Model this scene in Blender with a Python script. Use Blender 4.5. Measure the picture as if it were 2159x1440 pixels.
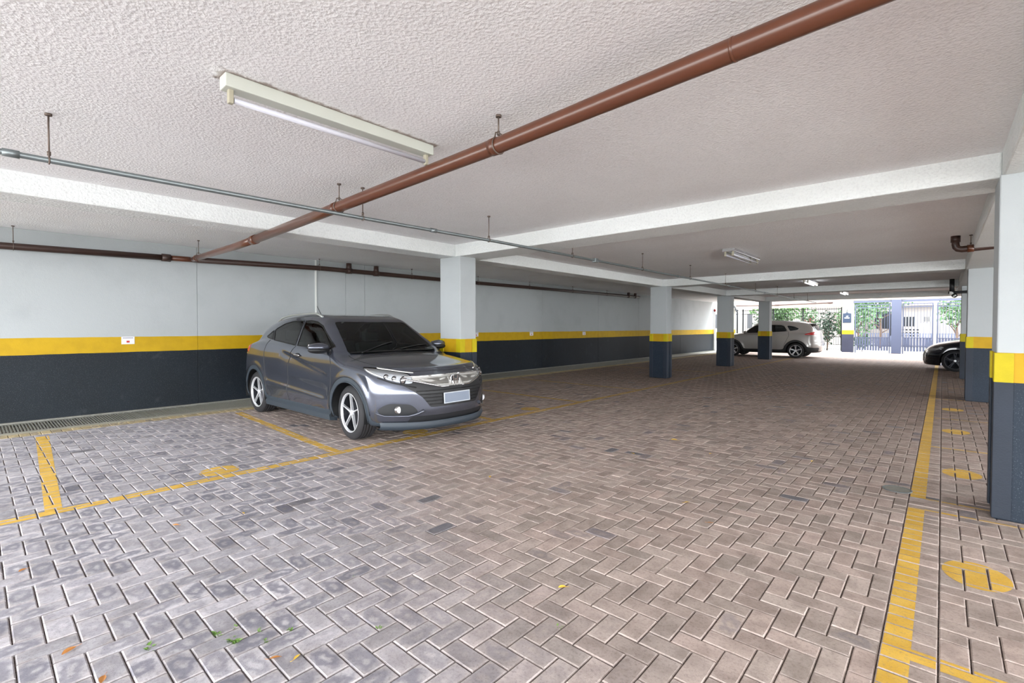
import bpy, bmesh, math, random
import numpy as np
from mathutils import Vector, Matrix
random.seed(7); rng = np.random.default_rng(7)
D = bpy.data; SC = bpy.context.scene; COL = SC.collection
for o in list(D.objects): D.objects.remove(o, do_unlink=True)
R = math.radians
PI = math.pi

# ------------------------------------------------------------------ camera
H = 1.35; FPX = 1016.8; PITCH = R(1.15); PV = 709.4; CX = 1079.5
YAW = math.atan2(1987 - CX, FPX / math.cos(PITCH))
cam = D.cameras.new('camera'); camo = D.objects.new('camera', cam); COL.objects.link(camo)
camo.location = (0, 0, H); camo.rotation_euler = (R(90) - PITCH, 0, YAW)
cam.sensor_width = 36; cam.lens = FPX / 2159 * 36; cam.shift_y = -(720 - PV) / 2159
cam.clip_start = 0.02; cam.clip_end = 500
SC.camera = camo

# ------------------------------------------------------------------ light
SKY = 3.9
w = D.worlds.new('world'); SC.world = w; w.use_nodes = True
nt = w.node_tree; nt.nodes.clear()
out = nt.nodes.new('ShaderNodeOutputWorld'); bg = nt.nodes.new('ShaderNodeBackground')
tc = nt.nodes.new('ShaderNodeTexCoord'); sx = nt.nodes.new('ShaderNodeSeparateXYZ'); rmp = nt.nodes.new('ShaderNodeValToRGB')
nt.links.new(tc.outputs['Generated'], sx.inputs[0]); nt.links.new(sx.outputs['Z'], rmp.inputs[0])
rmp.color_ramp.elements[0].color = (0.96, 0.98, 1.0, 1); rmp.color_ramp.elements[0].position = 0.0
rmp.color_ramp.elements[1].color = (0.90, 0.95, 1.0, 1); rmp.color_ramp.elements[1].position = 1.0
nt.links.new(rmp.outputs[0], bg.inputs[0]); bg.inputs[1].default_value = SKY
nt.links.new(bg.outputs[0], out.inputs[0])
vs = SC.view_settings; vs.view_transform = 'Standard'; vs.look = 'None'; vs.gamma = 1; vs.use_curve_mapping = False
vs.exposure = 1.76
SC.cycles.max_bounces = 12; SC.cycles.diffuse_bounces = 8; SC.cycles.glossy_bounces = 4
SC.cycles.transparent_max_bounces = 12; SC.cycles.sample_clamp_indirect = 8.0

# ------------------------------------------------------------------ materials
class N:
    """tiny node helper"""
    def __init__(s, name):
        s.m = D.materials.new(name); s.m.use_nodes = True; s.t = s.m.node_tree; s.n = s.t.nodes; s.l = s.t.links
        s.b = s.n['Principled BSDF']
    def new(s, ty, **kw):
        x = s.n.new(ty)
        for k, v in kw.items(): setattr(x, k, v)
        return x
    def link(s, a, b): s.l.new(a, b)
    def val(s, sock, v):
        if hasattr(v, 'links') or isinstance(v, bpy.types.NodeSocket): s.link(v, sock)
        else: sock.default_value = v
    def math(s, op, a, b=0.0, c=None, clamp=False):
        x = s.new('ShaderNodeMath', operation=op); x.use_clamp = clamp
        s.val(x.inputs[0], a); s.val(x.inputs[1], b)
        if c is not None: s.val(x.inputs[2], c)
        return x.outputs[0]
    def mix(s, f, a, b, mode='MIX'):
        x = s.new('ShaderNodeMix', data_type='RGBA', blend_type=mode)
        s.val(x.inputs[0], f); s.val(x.inputs[6], a); s.val(x.inputs[7], b)
        return x.outputs[2]
    def pos(s):
        g = s.new('ShaderNodeNewGeometry'); return g.outputs['Position']
    def xyz(s, v):
        x = s.new('ShaderNodeSeparateXYZ'); s.link(v, x.inputs[0]); return x.outputs
    def noise(s, scale, detail=3, vec=None, rough=.5):
        x = s.new('ShaderNodeTexNoise'); x.inputs['Scale'].default_value = scale; x.inputs['Detail'].default_value = detail
        x.inputs['Roughness'].default_value = rough
        s.link(vec if vec is not None else s.pos(), x.inputs['Vector']); return x.outputs[0]
    def ramp(s, f, stops):
        x = s.new('ShaderNodeValToRGB'); s.val(x.inputs[0], f); cr = x.color_ramp
        while len(cr.elements) < len(stops): cr.elements.new(.5)
        for e, (p, c) in zip(cr.elements, stops):
            e.position = p; e.color = (c, c, c, 1) if isinstance(c, (int, float)) else (*c, 1)
        return x.outputs[0]
    def smooth(s, v, lo, hi, a=0., b=1.):
        x = s.new('ShaderNodeMapRange', interpolation_type='SMOOTHSTEP')
        s.val(x.inputs[0], v); x.inputs[1].default_value = lo; x.inputs[2].default_value = hi
        x.inputs[3].default_value = a; x.inputs[4].default_value = b; return x.outputs[0]
    def bump(s, h, strength=.3, dist=.01):
        x = s.new('ShaderNodeBump'); x.inputs['Strength'].default_value = strength; x.inputs['Distance'].default_value = dist
        s.link(h, x.inputs['Height']); s.link(x.outputs[0], s.b.inputs['Normal']); return x
def srgb(r, g, b):
    f = lambda c: ((c / 255 + .055) / 1.055) ** 2.4 if c / 255 > .04045 else c / 255 / 12.92
    return (f(r), f(g), f(b), 1)
def simple(name, col, rough=.5, metal=0., var=.12, scale=6., coat=0., bump=0., bscale=60., spec=.5):
    n = N(name); c = srgb(*col)
    d = tuple(v * (1 - var) for v in c[:3]) + (1,)
    n.val(n.b.inputs['Base Color'], n.mix(n.noise(scale, 4), d, c))
    n.b.inputs['Roughness'].default_value = rough; n.b.inputs['Metallic'].default_value = metal
    n.b.inputs['Coat Weight'].default_value = coat; n.b.inputs['Coat Roughness'].default_value = .04
    n.b.inputs['Specular IOR Level'].default_value = spec
    if bump: n.bump(n.noise(bscale, 3), bump, .004)
    return n.m
def emis(name, col, s):
    n = N(name); n.b.inputs['Base Color'].default_value = (*col, 1)
    n.b.inputs['Emission Color'].default_value = (*col, 1); n.b.inputs['Emission Strength'].default_value = s; return n.m

def m_plaster(name, col, dark, bstr=.9, bscale=55, stain=True):
    n = N(name)
    f = n.noise(.7, 4); g = n.noise(bscale, 2, rough=.6)
    c = n.mix(n.smooth(f, .35, .7), srgb(*col), srgb(*dark))
    c = n.mix(n.smooth(g, .30, .55, .30, 0.), c, srgb(*[v * .86 for v in col]))
    if stain:   # faint rust coloured blotches
        p = n.noise(2.3, 5, rough=.7)
        c = n.mix(n.smooth(p, .66, .80, 0, .22), c, srgb(150, 128, 110))
    if stain:   # grime left on the slab round the old strip light
        px_, py_, pz_ = n.xyz(n.pos())
        dx = n.math('SUBTRACT', n.math('ABSOLUTE', n.math('ADD', px_, 2.643)), .043); dy = n.math('SUBTRACT', n.math('ABSOLUTE', n.math('SUBTRACT', py_, 1.475)), .64)
        dd_ = n.math('ADD', n.math('MAXIMUM', dx, dy), n.math('MULTIPLY', n.math('SUBTRACT', n.noise(14, 4, rough=.7), .5), .10))
        c = n.mix(n.smooth(dd_, .0, .035, .75, 0), c, srgb(120, 96, 78))
    n.val(n.b.inputs['Base Color'], c); n.b.inputs['Roughness'].default_value = .92
    n.b.inputs['Specular IOR Level'].default_value = .2
    v = n.new('ShaderNodeTexVoronoi'); v.inputs['Scale'].default_value = bscale * .8; n.link(n.pos(), v.inputs['Vector'])
    h = n.math('ADD', g, n.math('MULTIPLY', v.outputs['Distance'], .6))
    n.bump(h, bstr, .012)
    return n.m
M_CEIL = m_plaster('ceiling_plaster', (243, 243, 245), (236, 235, 237), .42, 66)
M_BEAM = m_plaster('beam_plaster', (226, 229, 229), (218, 221, 220), .45, 55, False)

WHITE = (212, 217, 218)
def m_banded(name, z0, z1, white=WHITE, dark=(48, 54, 62), yel=(226, 190, 12), guard=False, rough=.75, yel2=None, scuff=True):
    """painted wall / column: black dado, yellow stripe, white above; boundaries are hand painted"""
    n = N(name); p = n.pos(); x, y, z = n.xyz(p)
    wob = n.math('MULTIPLY', n.math('SUBTRACT', n.noise(3., 3), .5), .012)
    zz = n.math('ADD', z, wob)
    a = n.math('GREATER_THAN', zz, z0); b = n.math('GREATER_THAN', zz, z1)
    fine = n.noise(90, 3); mid = n.noise(1.1, 4); big = n.noise(4., 5, rough=.65)
    dk = n.mix(n.smooth(mid, .35, .7), srgb(*[v * .86 for v in dark]), srgb(*dark))
    if scuff:
        dk = n.mix(n.smooth(big, .58, .75, 0, .12), dk, srgb(96, 104, 112))
        dk = n.mix(n.smooth(n.noise(160, 2), .62, .7, 0, .28), dk, srgb(130, 142, 150))
    yl = n.mix(n.smooth(n.noise(7, 4), .35, .7), srgb(*yel), srgb(*(yel2 or [v * .95 for v in yel])))
    wt = n.mix(n.smooth(n.noise(1.6, 5, rough=.6), .45, .75), srgb(*white), srgb(*[v * .965 for v in white]))
    c = n.mix(a, dk, yl); c = n.mix(b, c, wt)
    n.val(n.b.inputs['Base Color'], c)
    n.val(n.b.inputs['Roughness'], n.math('ADD', .58, n.math('MULTIPLY', b, .25))); n.b.inputs['Specular IOR Level'].default_value = .3
    n.bump(n.math('ADD', fine, n.math('MULTIPLY', n.noise(22, 2), .8)), .22, .006)
    return n.m
M_WALL = m_banded('wall_paint', .945, 1.19, white=(173, 178, 180), dark=(20, 28, 36), yel=(190, 154, 12))
M_COLUMN = m_banded('column_paint', .965, 1.168, white=(170, 175, 177), dark=(30, 42, 56), yel=(184, 146, 12))
M_GUARD = m_banded('guard_foam', .965, 1.3, dark=(40, 48, 60), yel=(180, 164, 6), scuff=False)

def m_paver():
    n = N('paver_concrete')
    at = n.new('ShaderNodeAttribute', attribute_name='tint'); lo = n.new('ShaderNodeAttribute', attribute_name='loc')
    x, y, s = n.xyz(lo.outputs['Vector'])
    pn = n.noise(26, 3); wob = n.math('MULTIPLY', n.math('SUBTRACT', pn, .5), .75)
    r = n.math('POWER', n.math('ADD', n.math('POWER', n.math('ABSOLUTE', x), 2.6), n.math('POWER', n.math('ABSOLUTE', y), 2.6)), .385)
    xo = n.math('ADD', x, n.math('MULTIPLY', n.math('SUBTRACT', n.noise(7.3, 1), .5), 1.6)); yo = n.math('ADD', y, n.math('MULTIPLY', n.math('SUBTRACT', n.noise(5.9, 1), .5), 1.6))
    r2 = n.math('SQRT', n.math('ADD', n.math('MULTIPLY', xo, xo), n.math('MULTIPLY', yo, yo)))
    rr = n.math('ADD', r2, n.math('MULTIPLY', wob, 1.5))
    ring = n.math('MULTIPLY', n.smooth(rr, .05, .5), n.smooth(rr, .60, 1.05, 1, 0))
    ring = n.math('MULTIPLY', ring, n.math('MINIMUM', s, 1.0))
    c = at.outputs['Color']
    gr = n.noise(420, 3); gr2 = n.noise(70, 4, rough=.7); blot = n.noise(9, 4)
    c = n.mix(n.smooth(gr, .35, .65, .16, 0), c, n.mix(1., c, srgb(120, 118, 118), 'MULTIPLY'))
    c = n.mix(n.smooth(gr2, .45, .72, 0, .5), c, n.mix(1., c, srgb(176, 172, 170), 'MULTIPLY'))
    c = n.mix(n.smooth(blot, .38, .66, .0, .34), c, n.mix(1., c, srgb(160, 154, 150), 'MULTIPLY'))
    c = n.mix(n.math('MULTIPLY', ring, .68), c, srgb(98, 98, 112))
    # fine black grime spots, kept small
    c = n.mix(n.smooth(n.noise(33, 5, rough=.8), .70, .76, 0, .45), c, srgb(60, 58, 60))
    c = n.mix(n.math('MULTIPLY', n.smooth(r, .86, 1.02), .25), c, srgb(190, 178, 172))
    n.val(n.b.inputs['Base Color'], c); n.b.inputs['Roughness'].default_value = .78
    n.b.inputs['Specular IOR Level'].default_value = .35
    n.bump(n.math('ADD', gr, n.math('MULTIPLY', gr2, .7)), .35, .003)
    return n.m
M_PAVER = m_paver()
def m_sand():
    n = N('joint_sand'); g = n.noise(120, 4)
    n.val(n.b.inputs['Base Color'], n.mix(n.smooth(g, .3, .7), srgb(74, 66, 62), srgb(140, 124, 118)))
    n.b.inputs['Roughness'].default_value = .95; n.bump(g, .4, .004); return n.m
M_SAND = m_sand()
def m_paint():
    n = N('yellow_floor_paint'); g = n.noise(60, 5, rough=.7); h = n.noise(400, 3)
    at = n.new('ShaderNodeAttribute', attribute_name='tint')
    c = n.mix(n.smooth(n.noise(9, 3), .35, .7), srgb(214, 172, 62), srgb(224, 186, 84))
    c = n.mix(n.math('MULTIPLY', n.smooth(g, .50, .72), .55), c, srgb(150, 132, 104))
    c = n.mix(n.smooth(h, .35, .6, .2, 0), c, srgb(150, 112, 30))
    c = n.mix(1., c, at.outputs['Color'], 'MULTIPLY')
    n.val(n.b.inputs['Base Color'], c); n.b.inputs['Roughness'].default_value = .7; n.bump(h, .25, .002); return n.m
M_PAINT = m_paint()

M_PIPE = simple('pipe_brown', (94, 52, 32), .32, 0, .25, 5, coat=.2)
M_PIPE_DK = simple('pipe_brown_dark', (64, 44, 38), .4, 0, .25, 5)
M_GALV = simple('conduit_galvanised', (142, 150, 152), .38, .75, .3, 14)
M_ROD = simple('rod_steel', (118, 104, 96), .55, .5, .35, 30)
M_FIXT = simple('fixture_enamel', (200, 203, 194), .4, 0, .05, 4)
M_FIXT_ALU = simple('fixture_reflector', (226, 228, 232), .18, .9, .08, 4)
M_TUBE = simple('fluorescent_tube_glass', (200, 200, 210), .2, 0, .02, 3)
M_TUBE_ON = emis('fluorescent_tube_lit', (.95, .97, 1.0), 2.0)
M_SOCKET = simple('lamp_socket', (176, 170, 150), .5, 0, .2, 60)
M_BLACK = simple('black_plastic', (26, 27, 30), .5, 0, .2, 20)
M_CONC = simple('kerb_concrete', (170, 166, 150), .9, 0, .3, 12, bump=.4, bscale=160)
M_GRATE = simple('grate_steel', (150, 150, 142), .6, .2, .3, 25)
M_GUTTER = simple('gutter_dark', (34, 34, 32), .9, 0, .3, 12)
M_PAPER = simple('sign_paper', (226, 226, 232), .6, 0, .04, 40)
M_RED = simple('sign_red_print', (190, 60, 60), .6, 0, .1, 40)
M_GREYINK = simple('sign_grey_print', (120, 124, 136), .6, 0, .1, 40)
M_WHITE = simple('white_paint', (222, 224, 222), .5, 0, .05, 5)
M_OUT = simple('driveway_concrete', (196, 194, 188), .9, 0, .12, 2, bump=.2, bscale=90)
M_GATE = simple('gate_blue_grey_paint', (66, 72, 92), .45, .1, .12, 3)
M_FENCE = simple('fence_dark_iron', (24, 28, 32), .5, .3, .2, 5)
M_LEAFG = simple('leaf_green', (52, 92, 26), .5, 0, .55, 5)
M_LEAFD = simple('leaf_dark_green', (24, 56, 28), .5, 0, .5, 5)
M_LEAFP = simple('leaf_pale_green', (70, 104, 62), .5, 0, .35, 5)
M_PETAL = simple('petal_pink', (150, 66, 70), .5, 0, .3, 5)
M_BARK = simple('bark', (92, 74, 62), .9, 0, .4, 12, bump=.6, bscale=40)
M_SIGNB = simple('sign_navy', (28, 44, 66), .35, 0, .15, 5)
M_COLOUT = m_banded('gate_column_paint', .95, 1.17, white=(150, 148, 140), dark=(48, 50, 66), yel=(150, 126, 16), scuff=False)
M_FASCIA = simple('fascia_plaster', (168, 154, 144), .85, 0, .1, 2, bump=.3)

# ------------------------------------------------------------------ mesh helpers
class MB:
    def __init__(s): s.v = []; s.f = []; s.sm = []
    def add(s, vs, fs, smooth=False):
        o = len(s.v); s.v += [tuple(v) for v in vs]; s.f += [tuple(i + o for i in f) for f in fs]; s.sm += [smooth] * len(fs); return s
    def box(s, x0, x1, y0, y1, z0, z1):
        vs = [(x0, y0, z0), (x1, y0, z0), (x1, y1, z0), (x0, y1, z0), (x0, y0, z1), (x1, y0, z1), (x1, y1, z1), (x0, y1, z1)]
        return s.add(vs, [(0, 3, 2, 1), (4, 5, 6, 7), (0, 1, 5, 4), (1, 2, 6, 5), (2, 3, 7, 6), (3, 0, 4, 7)])
    def bbox(s, x0, x1, y0, y1, z0, z1, b=.006):
        """box with chamfered edges"""
        bm = bmesh.new(); bmesh.ops.create_cube(bm, size=1)
        for v in bm.verts: v.co = ((x0 + x1) / 2 + v.co.x * (x1 - x0), (y0 + y1) / 2 + v.co.y * (y1 - y0), (z0 + z1) / 2 + v.co.z * (z1 - z0))
        bmesh.ops.bevel(bm, geom=bm.edges[:], offset=b, segments=2, affect='EDGES', profile=.5)
        bm.verts.index_update(); s.add([v.co[:] for v in bm.verts], [[v.index for v in f.verts] for f in bm.faces]); bm.free(); return s
    def tube(s, pts, r, n=12, caps=True, closed=False):
        pts = [Vector(p) for p in pts]; rs = r if isinstance(r, (list, tuple)) else [r] * len(pts); K = len(pts)
        ring = []; up = None
        for i, p in enumerate(pts):
            if closed: t = (pts[(i + 1) % K] - pts[i - 1])
            else: t = (pts[min(i + 1, K - 1)] - pts[max(i - 1, 0)])
            t.normalize()
            if up is None: up = Vector((0, 0, 1)) if abs(t.z) < .9 else Vector((1, 0, 0))
            a = t.cross(up); a.normalize(); b = a.cross(t); b.normalize(); up = b
            for k in range(n):
                q = 2 * PI * k / n; ring.append(p + (a * math.cos(q) + b * math.sin(q)) * rs[i])
        fs = []
        for i in range(K if closed else K - 1):
            j = (i + 1) % K
            for k in range(n): fs.append((i * n + k, i * n + (k + 1) % n, j * n + (k + 1) % n, j * n + k))
        s.add(ring, fs, True)
        if caps and not closed:
            o = len(s.v) - len(ring)
            s.f.append(tuple(o + k for k in range(n))[::-1]); s.f.append(tuple(o + (K - 1) * n + k for k in range(n))); s.sm += [False, False]
        return s
    def lathe(s, prof, M=Matrix.Identity(4), n=32, closed=False):
        """prof: (axial, radius) around local Y"""
        vs = []
        for a, r in prof:
            for k in range(n):
                q = 2 * PI * k / n; vs.append(M @ Vector((r * math.cos(q), a, r * math.sin(q))))
        K = len(prof); fs = []
        for i in range(K if closed else K - 1):
            j = (i + 1) % K
            for k in range(n): fs.append((i * n + k, j * n + k, j * n + (k + 1) % n, i * n + (k + 1) % n))
        return s.add(vs, fs, True)
    def ell(s, c, r, n=16, m=10, M=None):
        vs = []; fs = []
        for i in range(m + 1):
            t = PI * i / m
            for k in range(n):
                q = 2 * PI * k / n; v = Vector((r[0] * math.sin(t) * math.cos(q), r[1] * math.sin(t) * math.sin(q), r[2] * math.cos(t)))
                if M: v = M @ v
                vs.append(v + Vector(c))
        for i in range(m):
            for k in range(n): fs.append((i * n + k, (i + 1) * n + k, (i + 1) * n + (k + 1) % n, i * n + (k + 1) % n))
        return s.add(vs, fs, True)
    def prism(s, poly, axis, a0, a1):
        """extrude a 2-D polygon along axis; poly in the two other axes (in order)"""
        n = len(poly); vs = []
        for a in (a0, a1):
            for p in poly:
                q = [0, 0, 0]; o = [i for i in range(3) if i != axis]; q[axis] = a; q[o[0]], q[o[1]] = p; vs.append(q)
        fs = [tuple(range(n))[::-1], tuple(range(n, 2 * n))] + [(i, (i + 1) % n, n + (i + 1) % n, n + i) for i in range(n)]
        return s.add(vs, fs)
    def build(s, name, mat, parent=None, **pr):
        me = D.meshes.new(name); me.from_pydata(s.v, [], s.f); me.materials.append(mat)
        me.polygons.foreach_set('use_smooth', s.sm); me.update()
        return link(name, me, parent, **pr)
def link(name, me, parent=None, loc=None, rotz=0, **pr):
    o = D.objects.new(name, me); COL.objects.link(o)
    if parent is not None: o.parent = parent
    if loc is not None: o.location = loc
    if rotz: o.rotation_euler.z = rotz
    for k, v in pr.items():
        if v: o[k] = v
    return o
def thing(name, label, category, loc=(0, 0, 0), rotz=0, group=None):
    return link(name, None, None, loc, rotz, label=label, category=category, group=group)
def copy_tree(o, parent=None, mesh=True):
    c = o.copy(); COL.objects.link(c)
    if parent is not None: c.parent = parent
    for ch in [x for x in D.objects if x.parent == o]: copy_tree(ch, c)
    return c

# ------------------------------------------------------------------ setting: shell
XW = -9.77; ZS = 2.585; ZL = 2.74; ZB = 2.405; Y0 = -4.4; Y1 = 25.1; Y2 = 28.1
XR = 7.2
MB().box(-30, 30, -34, 70, -.30, -.030).build('ground_outside', M_OUT, kind='structure')
floor = MB().box(-9.0, XR, -4.4, 31.0, -.20, -.012).build('floor', M_SAND, kind='structure')
ceil = MB().box(-5.86, XR, Y0, Y1, ZS, ZS + .3).build('ceiling', M_CEIL, kind='structure')
MB().box(XW - .2, -5.86, Y0, Y2, ZL, ZL + .145).build('ceiling_bays', M_CEIL, kind='structure')
# the wall along the bays: a backing with panels proud of it, joints recessed
wl = MB().box(XW - .25, XW - .012, -3.2, 28.45, 0, ZL).build('wall_left', M_WALL, kind='structure')
js = [-3.2, 2.648, 5.473, 5.941, 12.43, 15.874, 19.121, 23.6, 28.45]
for a, b in zip(js[:-1], js[1:]):
    MB().bbox(XW - .03, XW, a + .003, b - .003, 0, ZL + .0, .004).build('wall_panel', M_WALL, wl)
MB().box(XR, XR + .2, 12.5, 31, 0, 2.9).build('wall_right', M_WALL, kind='structure')

# beams
def beam(lab, *b):
    MB().bbox(*b, .012).build('ceiling_beam', M_BEAM, kind='structure', label=lab)
beam('long white beam over the row of columns', -5.87, -5.50, Y0, 22.65, ZB, ZL)
beam('white beam over the near cross row', -5.50, .30, 4.87, 5.38, ZB, ZS + .01)
for y in (12.1, 17.1, 22.0):
    beam('white beam across the drive', -5.50, .30, y, y + .5, ZB, ZS + .01)
beam('long white beam over the other row of columns', .30, .78, Y0, 22.65, ZB - .005, ZS + .01)

# columns
def guard(x, y, sx_, sy_, z1=1.168):
    """L-shaped foam guard on a corner; sx_, sy_ point away from the column"""
    t = .012; wd = .085; mb = MB()
    xs = sorted((x + sx_ * t, x - sx_ * wd)); ys = sorted((y, y + sy_ * t))
    mb.bbox(xs[0], xs[1], ys[0], ys[1], .01, z1, .003)
    xs = sorted((x, x + sx_ * t)); ys = sorted((y + sy_ * 0, y - sy_ * wd))
    mb.bbox(xs[0], xs[1], ys[0], ys[1], .01, z1, .003)
    return mb
def column(x0, x1, y0, y1, label, top=ZB):
    c = thing('column', label, 'column', ((x0 + x1) / 2, (y0 + y1) / 2, 0), 0, 'garage columns')
    cx, cy = (x0 + x1) / 2, (y0 + y1) / 2
    MB().bbox(x0 - cx, x1 - cx, y0 - cy, y1 - cy, 0, top, .008).build('shaft', M_COLUMN, c)
    for a in (x0 - cx, x1 - cx):
        for b in (y0 - cy, y1 - cy):
            guard(a, b, 1 if a > 0 else -1, 1 if b > 0 else -1).build('corner_guard', M_GUARD, c)
    return c
column(-5.82, -5.36, 4.85, 5.17, 'white, yellow and black column standing just beyond the grey SUV')
column(-5.82, -5.36, 12.06, 12.36, 'white, yellow and black column midway along the wall-side row, alone before the two in front of the white SUV')
column(-5.82, -5.38, 17.17, 17.55, 'white, yellow and black column beside the nose of the white SUV')
column(-5.74, -5.32, 21.89, 22.27, 'white, yellow and black column hiding the middle of the white SUV')
column(.285, .77, 4.77, 5.20, 'big white, yellow and black column closest to the camera, cut by the picture edge')
column(.335, .79, 12.03, 12.42, 'white, yellow and black column standing behind the closest one', ZB - .005)
column(.36, .80, 17.02, 17.42, 'white, yellow and black column hiding the tail of the black car', ZB - .005)

# ------------------------------------------------------------------ floor paving
P_ = .099
X0, YY0 = .034, .096
XA, XB, XC = -8.42, -.180, .005   # field start, soldier course, strip start
bricks = []   # x0,x1,y0,y1, kind
def frac(a, b): return a - b * math.floor(a / b)
YEND = 31.0
for i in range(int((-8.6 - X0) / P_), int((2.4 - X0) / P_)):
    for j in range(int((-.4 - YY0) / P_), int((YEND - YY0) / P_)):
        k = (i - j) % 4
        xa = X0 + i * P_; ya = YY0 + j * P_
        if k == 0: r = [xa, xa + 2 * P_, ya, ya + P_]
        elif k == 2: r = [xa, xa + P_, ya - P_, ya + P_]
        else: continue
        if i * P_ + X0 > 1.1 and (ya > 13): continue
        for lo, hi, sh in ((XA, XB, 0.), (XC, 2.4, XC - X0)):
            a, b = max(r[0] + sh, lo), min(r[1] + sh, hi)
            if b - a > .03: bricks.append((a, b, r[2], r[3], 0))
j = 0; y = -.4
while y < YEND:
    bricks.append((XB, XC, y, y + P_, 1)); y += P_
y = -.4
while y < YEND:
    bricks.append((-8.66, XA, y, y + .097, 2)); y += .097
B = np.array(bricks)
# leave out bricks cut away by columns (they stand in the paving)
def incol(b):
    for (a0, a1, c0, c1) in ((-5.82, -5.36, 4.85, 5.17), (-5.82, -5.36, 12.06, 12.36), (.285, .77, 4.77, 5.2), (.335, .79, 12.03, 12.42)):
        if b[0] > a0 and b[1] < a1 and b[2] > c0 and b[3] < c1: return True
    return False
B = B[[not incol(b) for b in B]]
nB = len(B)
cx = (B[:, 0] + B[:, 1]) / 2; cy = (B[:, 2] + B[:, 3]) / 2
# visible size
def project(x, y, z):
    sy, cyw = math.sin(YAW), math.cos(YAW); sp, cp = math.sin(PITCH), math.cos(PITCH)
    rx = x * cyw + y * sy; fy = -x * sy + y * cyw; dz = z - H
    d = fy * cp - dz * sp; u = fy * sp + dz * cp
    return CX + FPX * rx / d, PV - FPX * u / d, d
u, v, d = project(cx, cy, 0 * cx)
inview = (d > .3) & (u > -30) & (u < 2190) & (v < 1470)
area = (B[:, 1] - B[:, 0]) * (B[:, 3] - B[:, 2]) / np.maximum(d, .3) ** 3
order = np.argsort(-np.where(inview, area, 0))[:292]
single = np.zeros(nB, bool); single[order] = True
# tints: bluish weathered zone near the entrance, tan elsewhere, with dimness painted in deeper along the drive
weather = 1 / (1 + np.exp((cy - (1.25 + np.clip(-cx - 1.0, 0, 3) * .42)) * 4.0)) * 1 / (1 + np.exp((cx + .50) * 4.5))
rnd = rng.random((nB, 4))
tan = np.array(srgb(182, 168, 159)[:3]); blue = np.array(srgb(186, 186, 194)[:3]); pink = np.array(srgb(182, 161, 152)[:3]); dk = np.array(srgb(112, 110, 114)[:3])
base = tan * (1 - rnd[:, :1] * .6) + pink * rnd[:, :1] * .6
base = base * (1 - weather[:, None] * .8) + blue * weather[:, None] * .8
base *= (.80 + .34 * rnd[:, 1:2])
unlit = np.clip((cy - 5.5) / 6., 0, 1)[:, None]      # dim light deeper in, painted as a browner, darker brick colour
base *= (1 - unlit) + unlit * np.array([.52, .46, .42])
dkm = (rnd[:, 2] > .994); base[dkm] = dk * 1.25
greyer = (rnd[:, 3] > .985); base[greyer] = base[greyer] * .5 + np.array(srgb(124, 120, 126)[:3]) * .5
light = (rnd[:, 2] < .02); base[light] *= 1.16
sett = B[:, 4] == 2; base[sett] = np.array(srgb(196, 178, 136)[:3]) * (.85 + .3 * rnd[sett, 1:2])
stain = np.clip(weather * (.15 + 1.0 * rnd[:, 3]), 0, 1)
stain = np.maximum(stain, (rnd[:, 3] > .955) * .5)
zj = (rng.random(nB) - .5) * .003
def brick_arrays(b, g=.0023, ch=.0050, zt=0., depth=.016):
    x0, x1, y0, y1 = b
    V = []
    for inset, z in ((g, zt - depth), (g, zt - ch * .9), (g + ch, zt)):
        V += [(x0 + inset, y0 + inset, z), (x1 - inset, y0 + inset, z), (x1 - inset, y1 - inset, z), (x0 + inset, y1 - inset, z)]
    return V
BF = [(0, 1, 5, 4), (1, 2, 6, 5), (2, 3, 7, 6), (3, 0, 4, 7), (4, 5, 9, 8), (5, 6, 10, 9), (6, 7, 11, 10), (7, 4, 8, 11), (8, 9, 10, 11)]
def brick_mesh(name, idx, origin=None):
    V = []; F = []; T = []; L = []
    for n_, i in enumerate(idx):
        b = B[i, :4].copy()
        if origin is not None: b -= np.array([origin[0], origin[0], origin[1], origin[1]])
        vv = brick_arrays(b, zt=zj[i]); V += vv
        hx, hy = (b[1] - b[0]) / 2, (b[3] - b[2]) / 2; mx, my = (b[0] + b[1]) / 2, (b[2] + b[3]) / 2
        for q in vv: L += [(q[0] - mx) / hx, (q[1] - my) / hy, stain[i]]
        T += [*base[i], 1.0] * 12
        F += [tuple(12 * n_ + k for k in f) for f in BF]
    me = D.meshes.new(name); me.from_pydata(V, [], F); me.materials.append(M_PAVER)
    a = me.attributes.new('tint', 'FLOAT_COLOR', 'POINT'); a.data.foreach_set('color', T)
    a = me.attributes.new('loc', 'FLOAT_VECTOR', 'POINT'); a.data.foreach_set('vector', L)
    return me
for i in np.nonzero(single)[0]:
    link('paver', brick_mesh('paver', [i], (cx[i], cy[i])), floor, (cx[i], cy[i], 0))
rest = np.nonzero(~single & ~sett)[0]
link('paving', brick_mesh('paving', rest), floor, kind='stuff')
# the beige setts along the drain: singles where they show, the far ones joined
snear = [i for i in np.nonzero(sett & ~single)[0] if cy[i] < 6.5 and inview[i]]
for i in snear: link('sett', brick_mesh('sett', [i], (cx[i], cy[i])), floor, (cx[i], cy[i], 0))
link('sett_row', brick_mesh('sett_row', [i for i in np.nonzero(sett & ~single)[0] if i not in set(snear)]), floor, kind='stuff')

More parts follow.
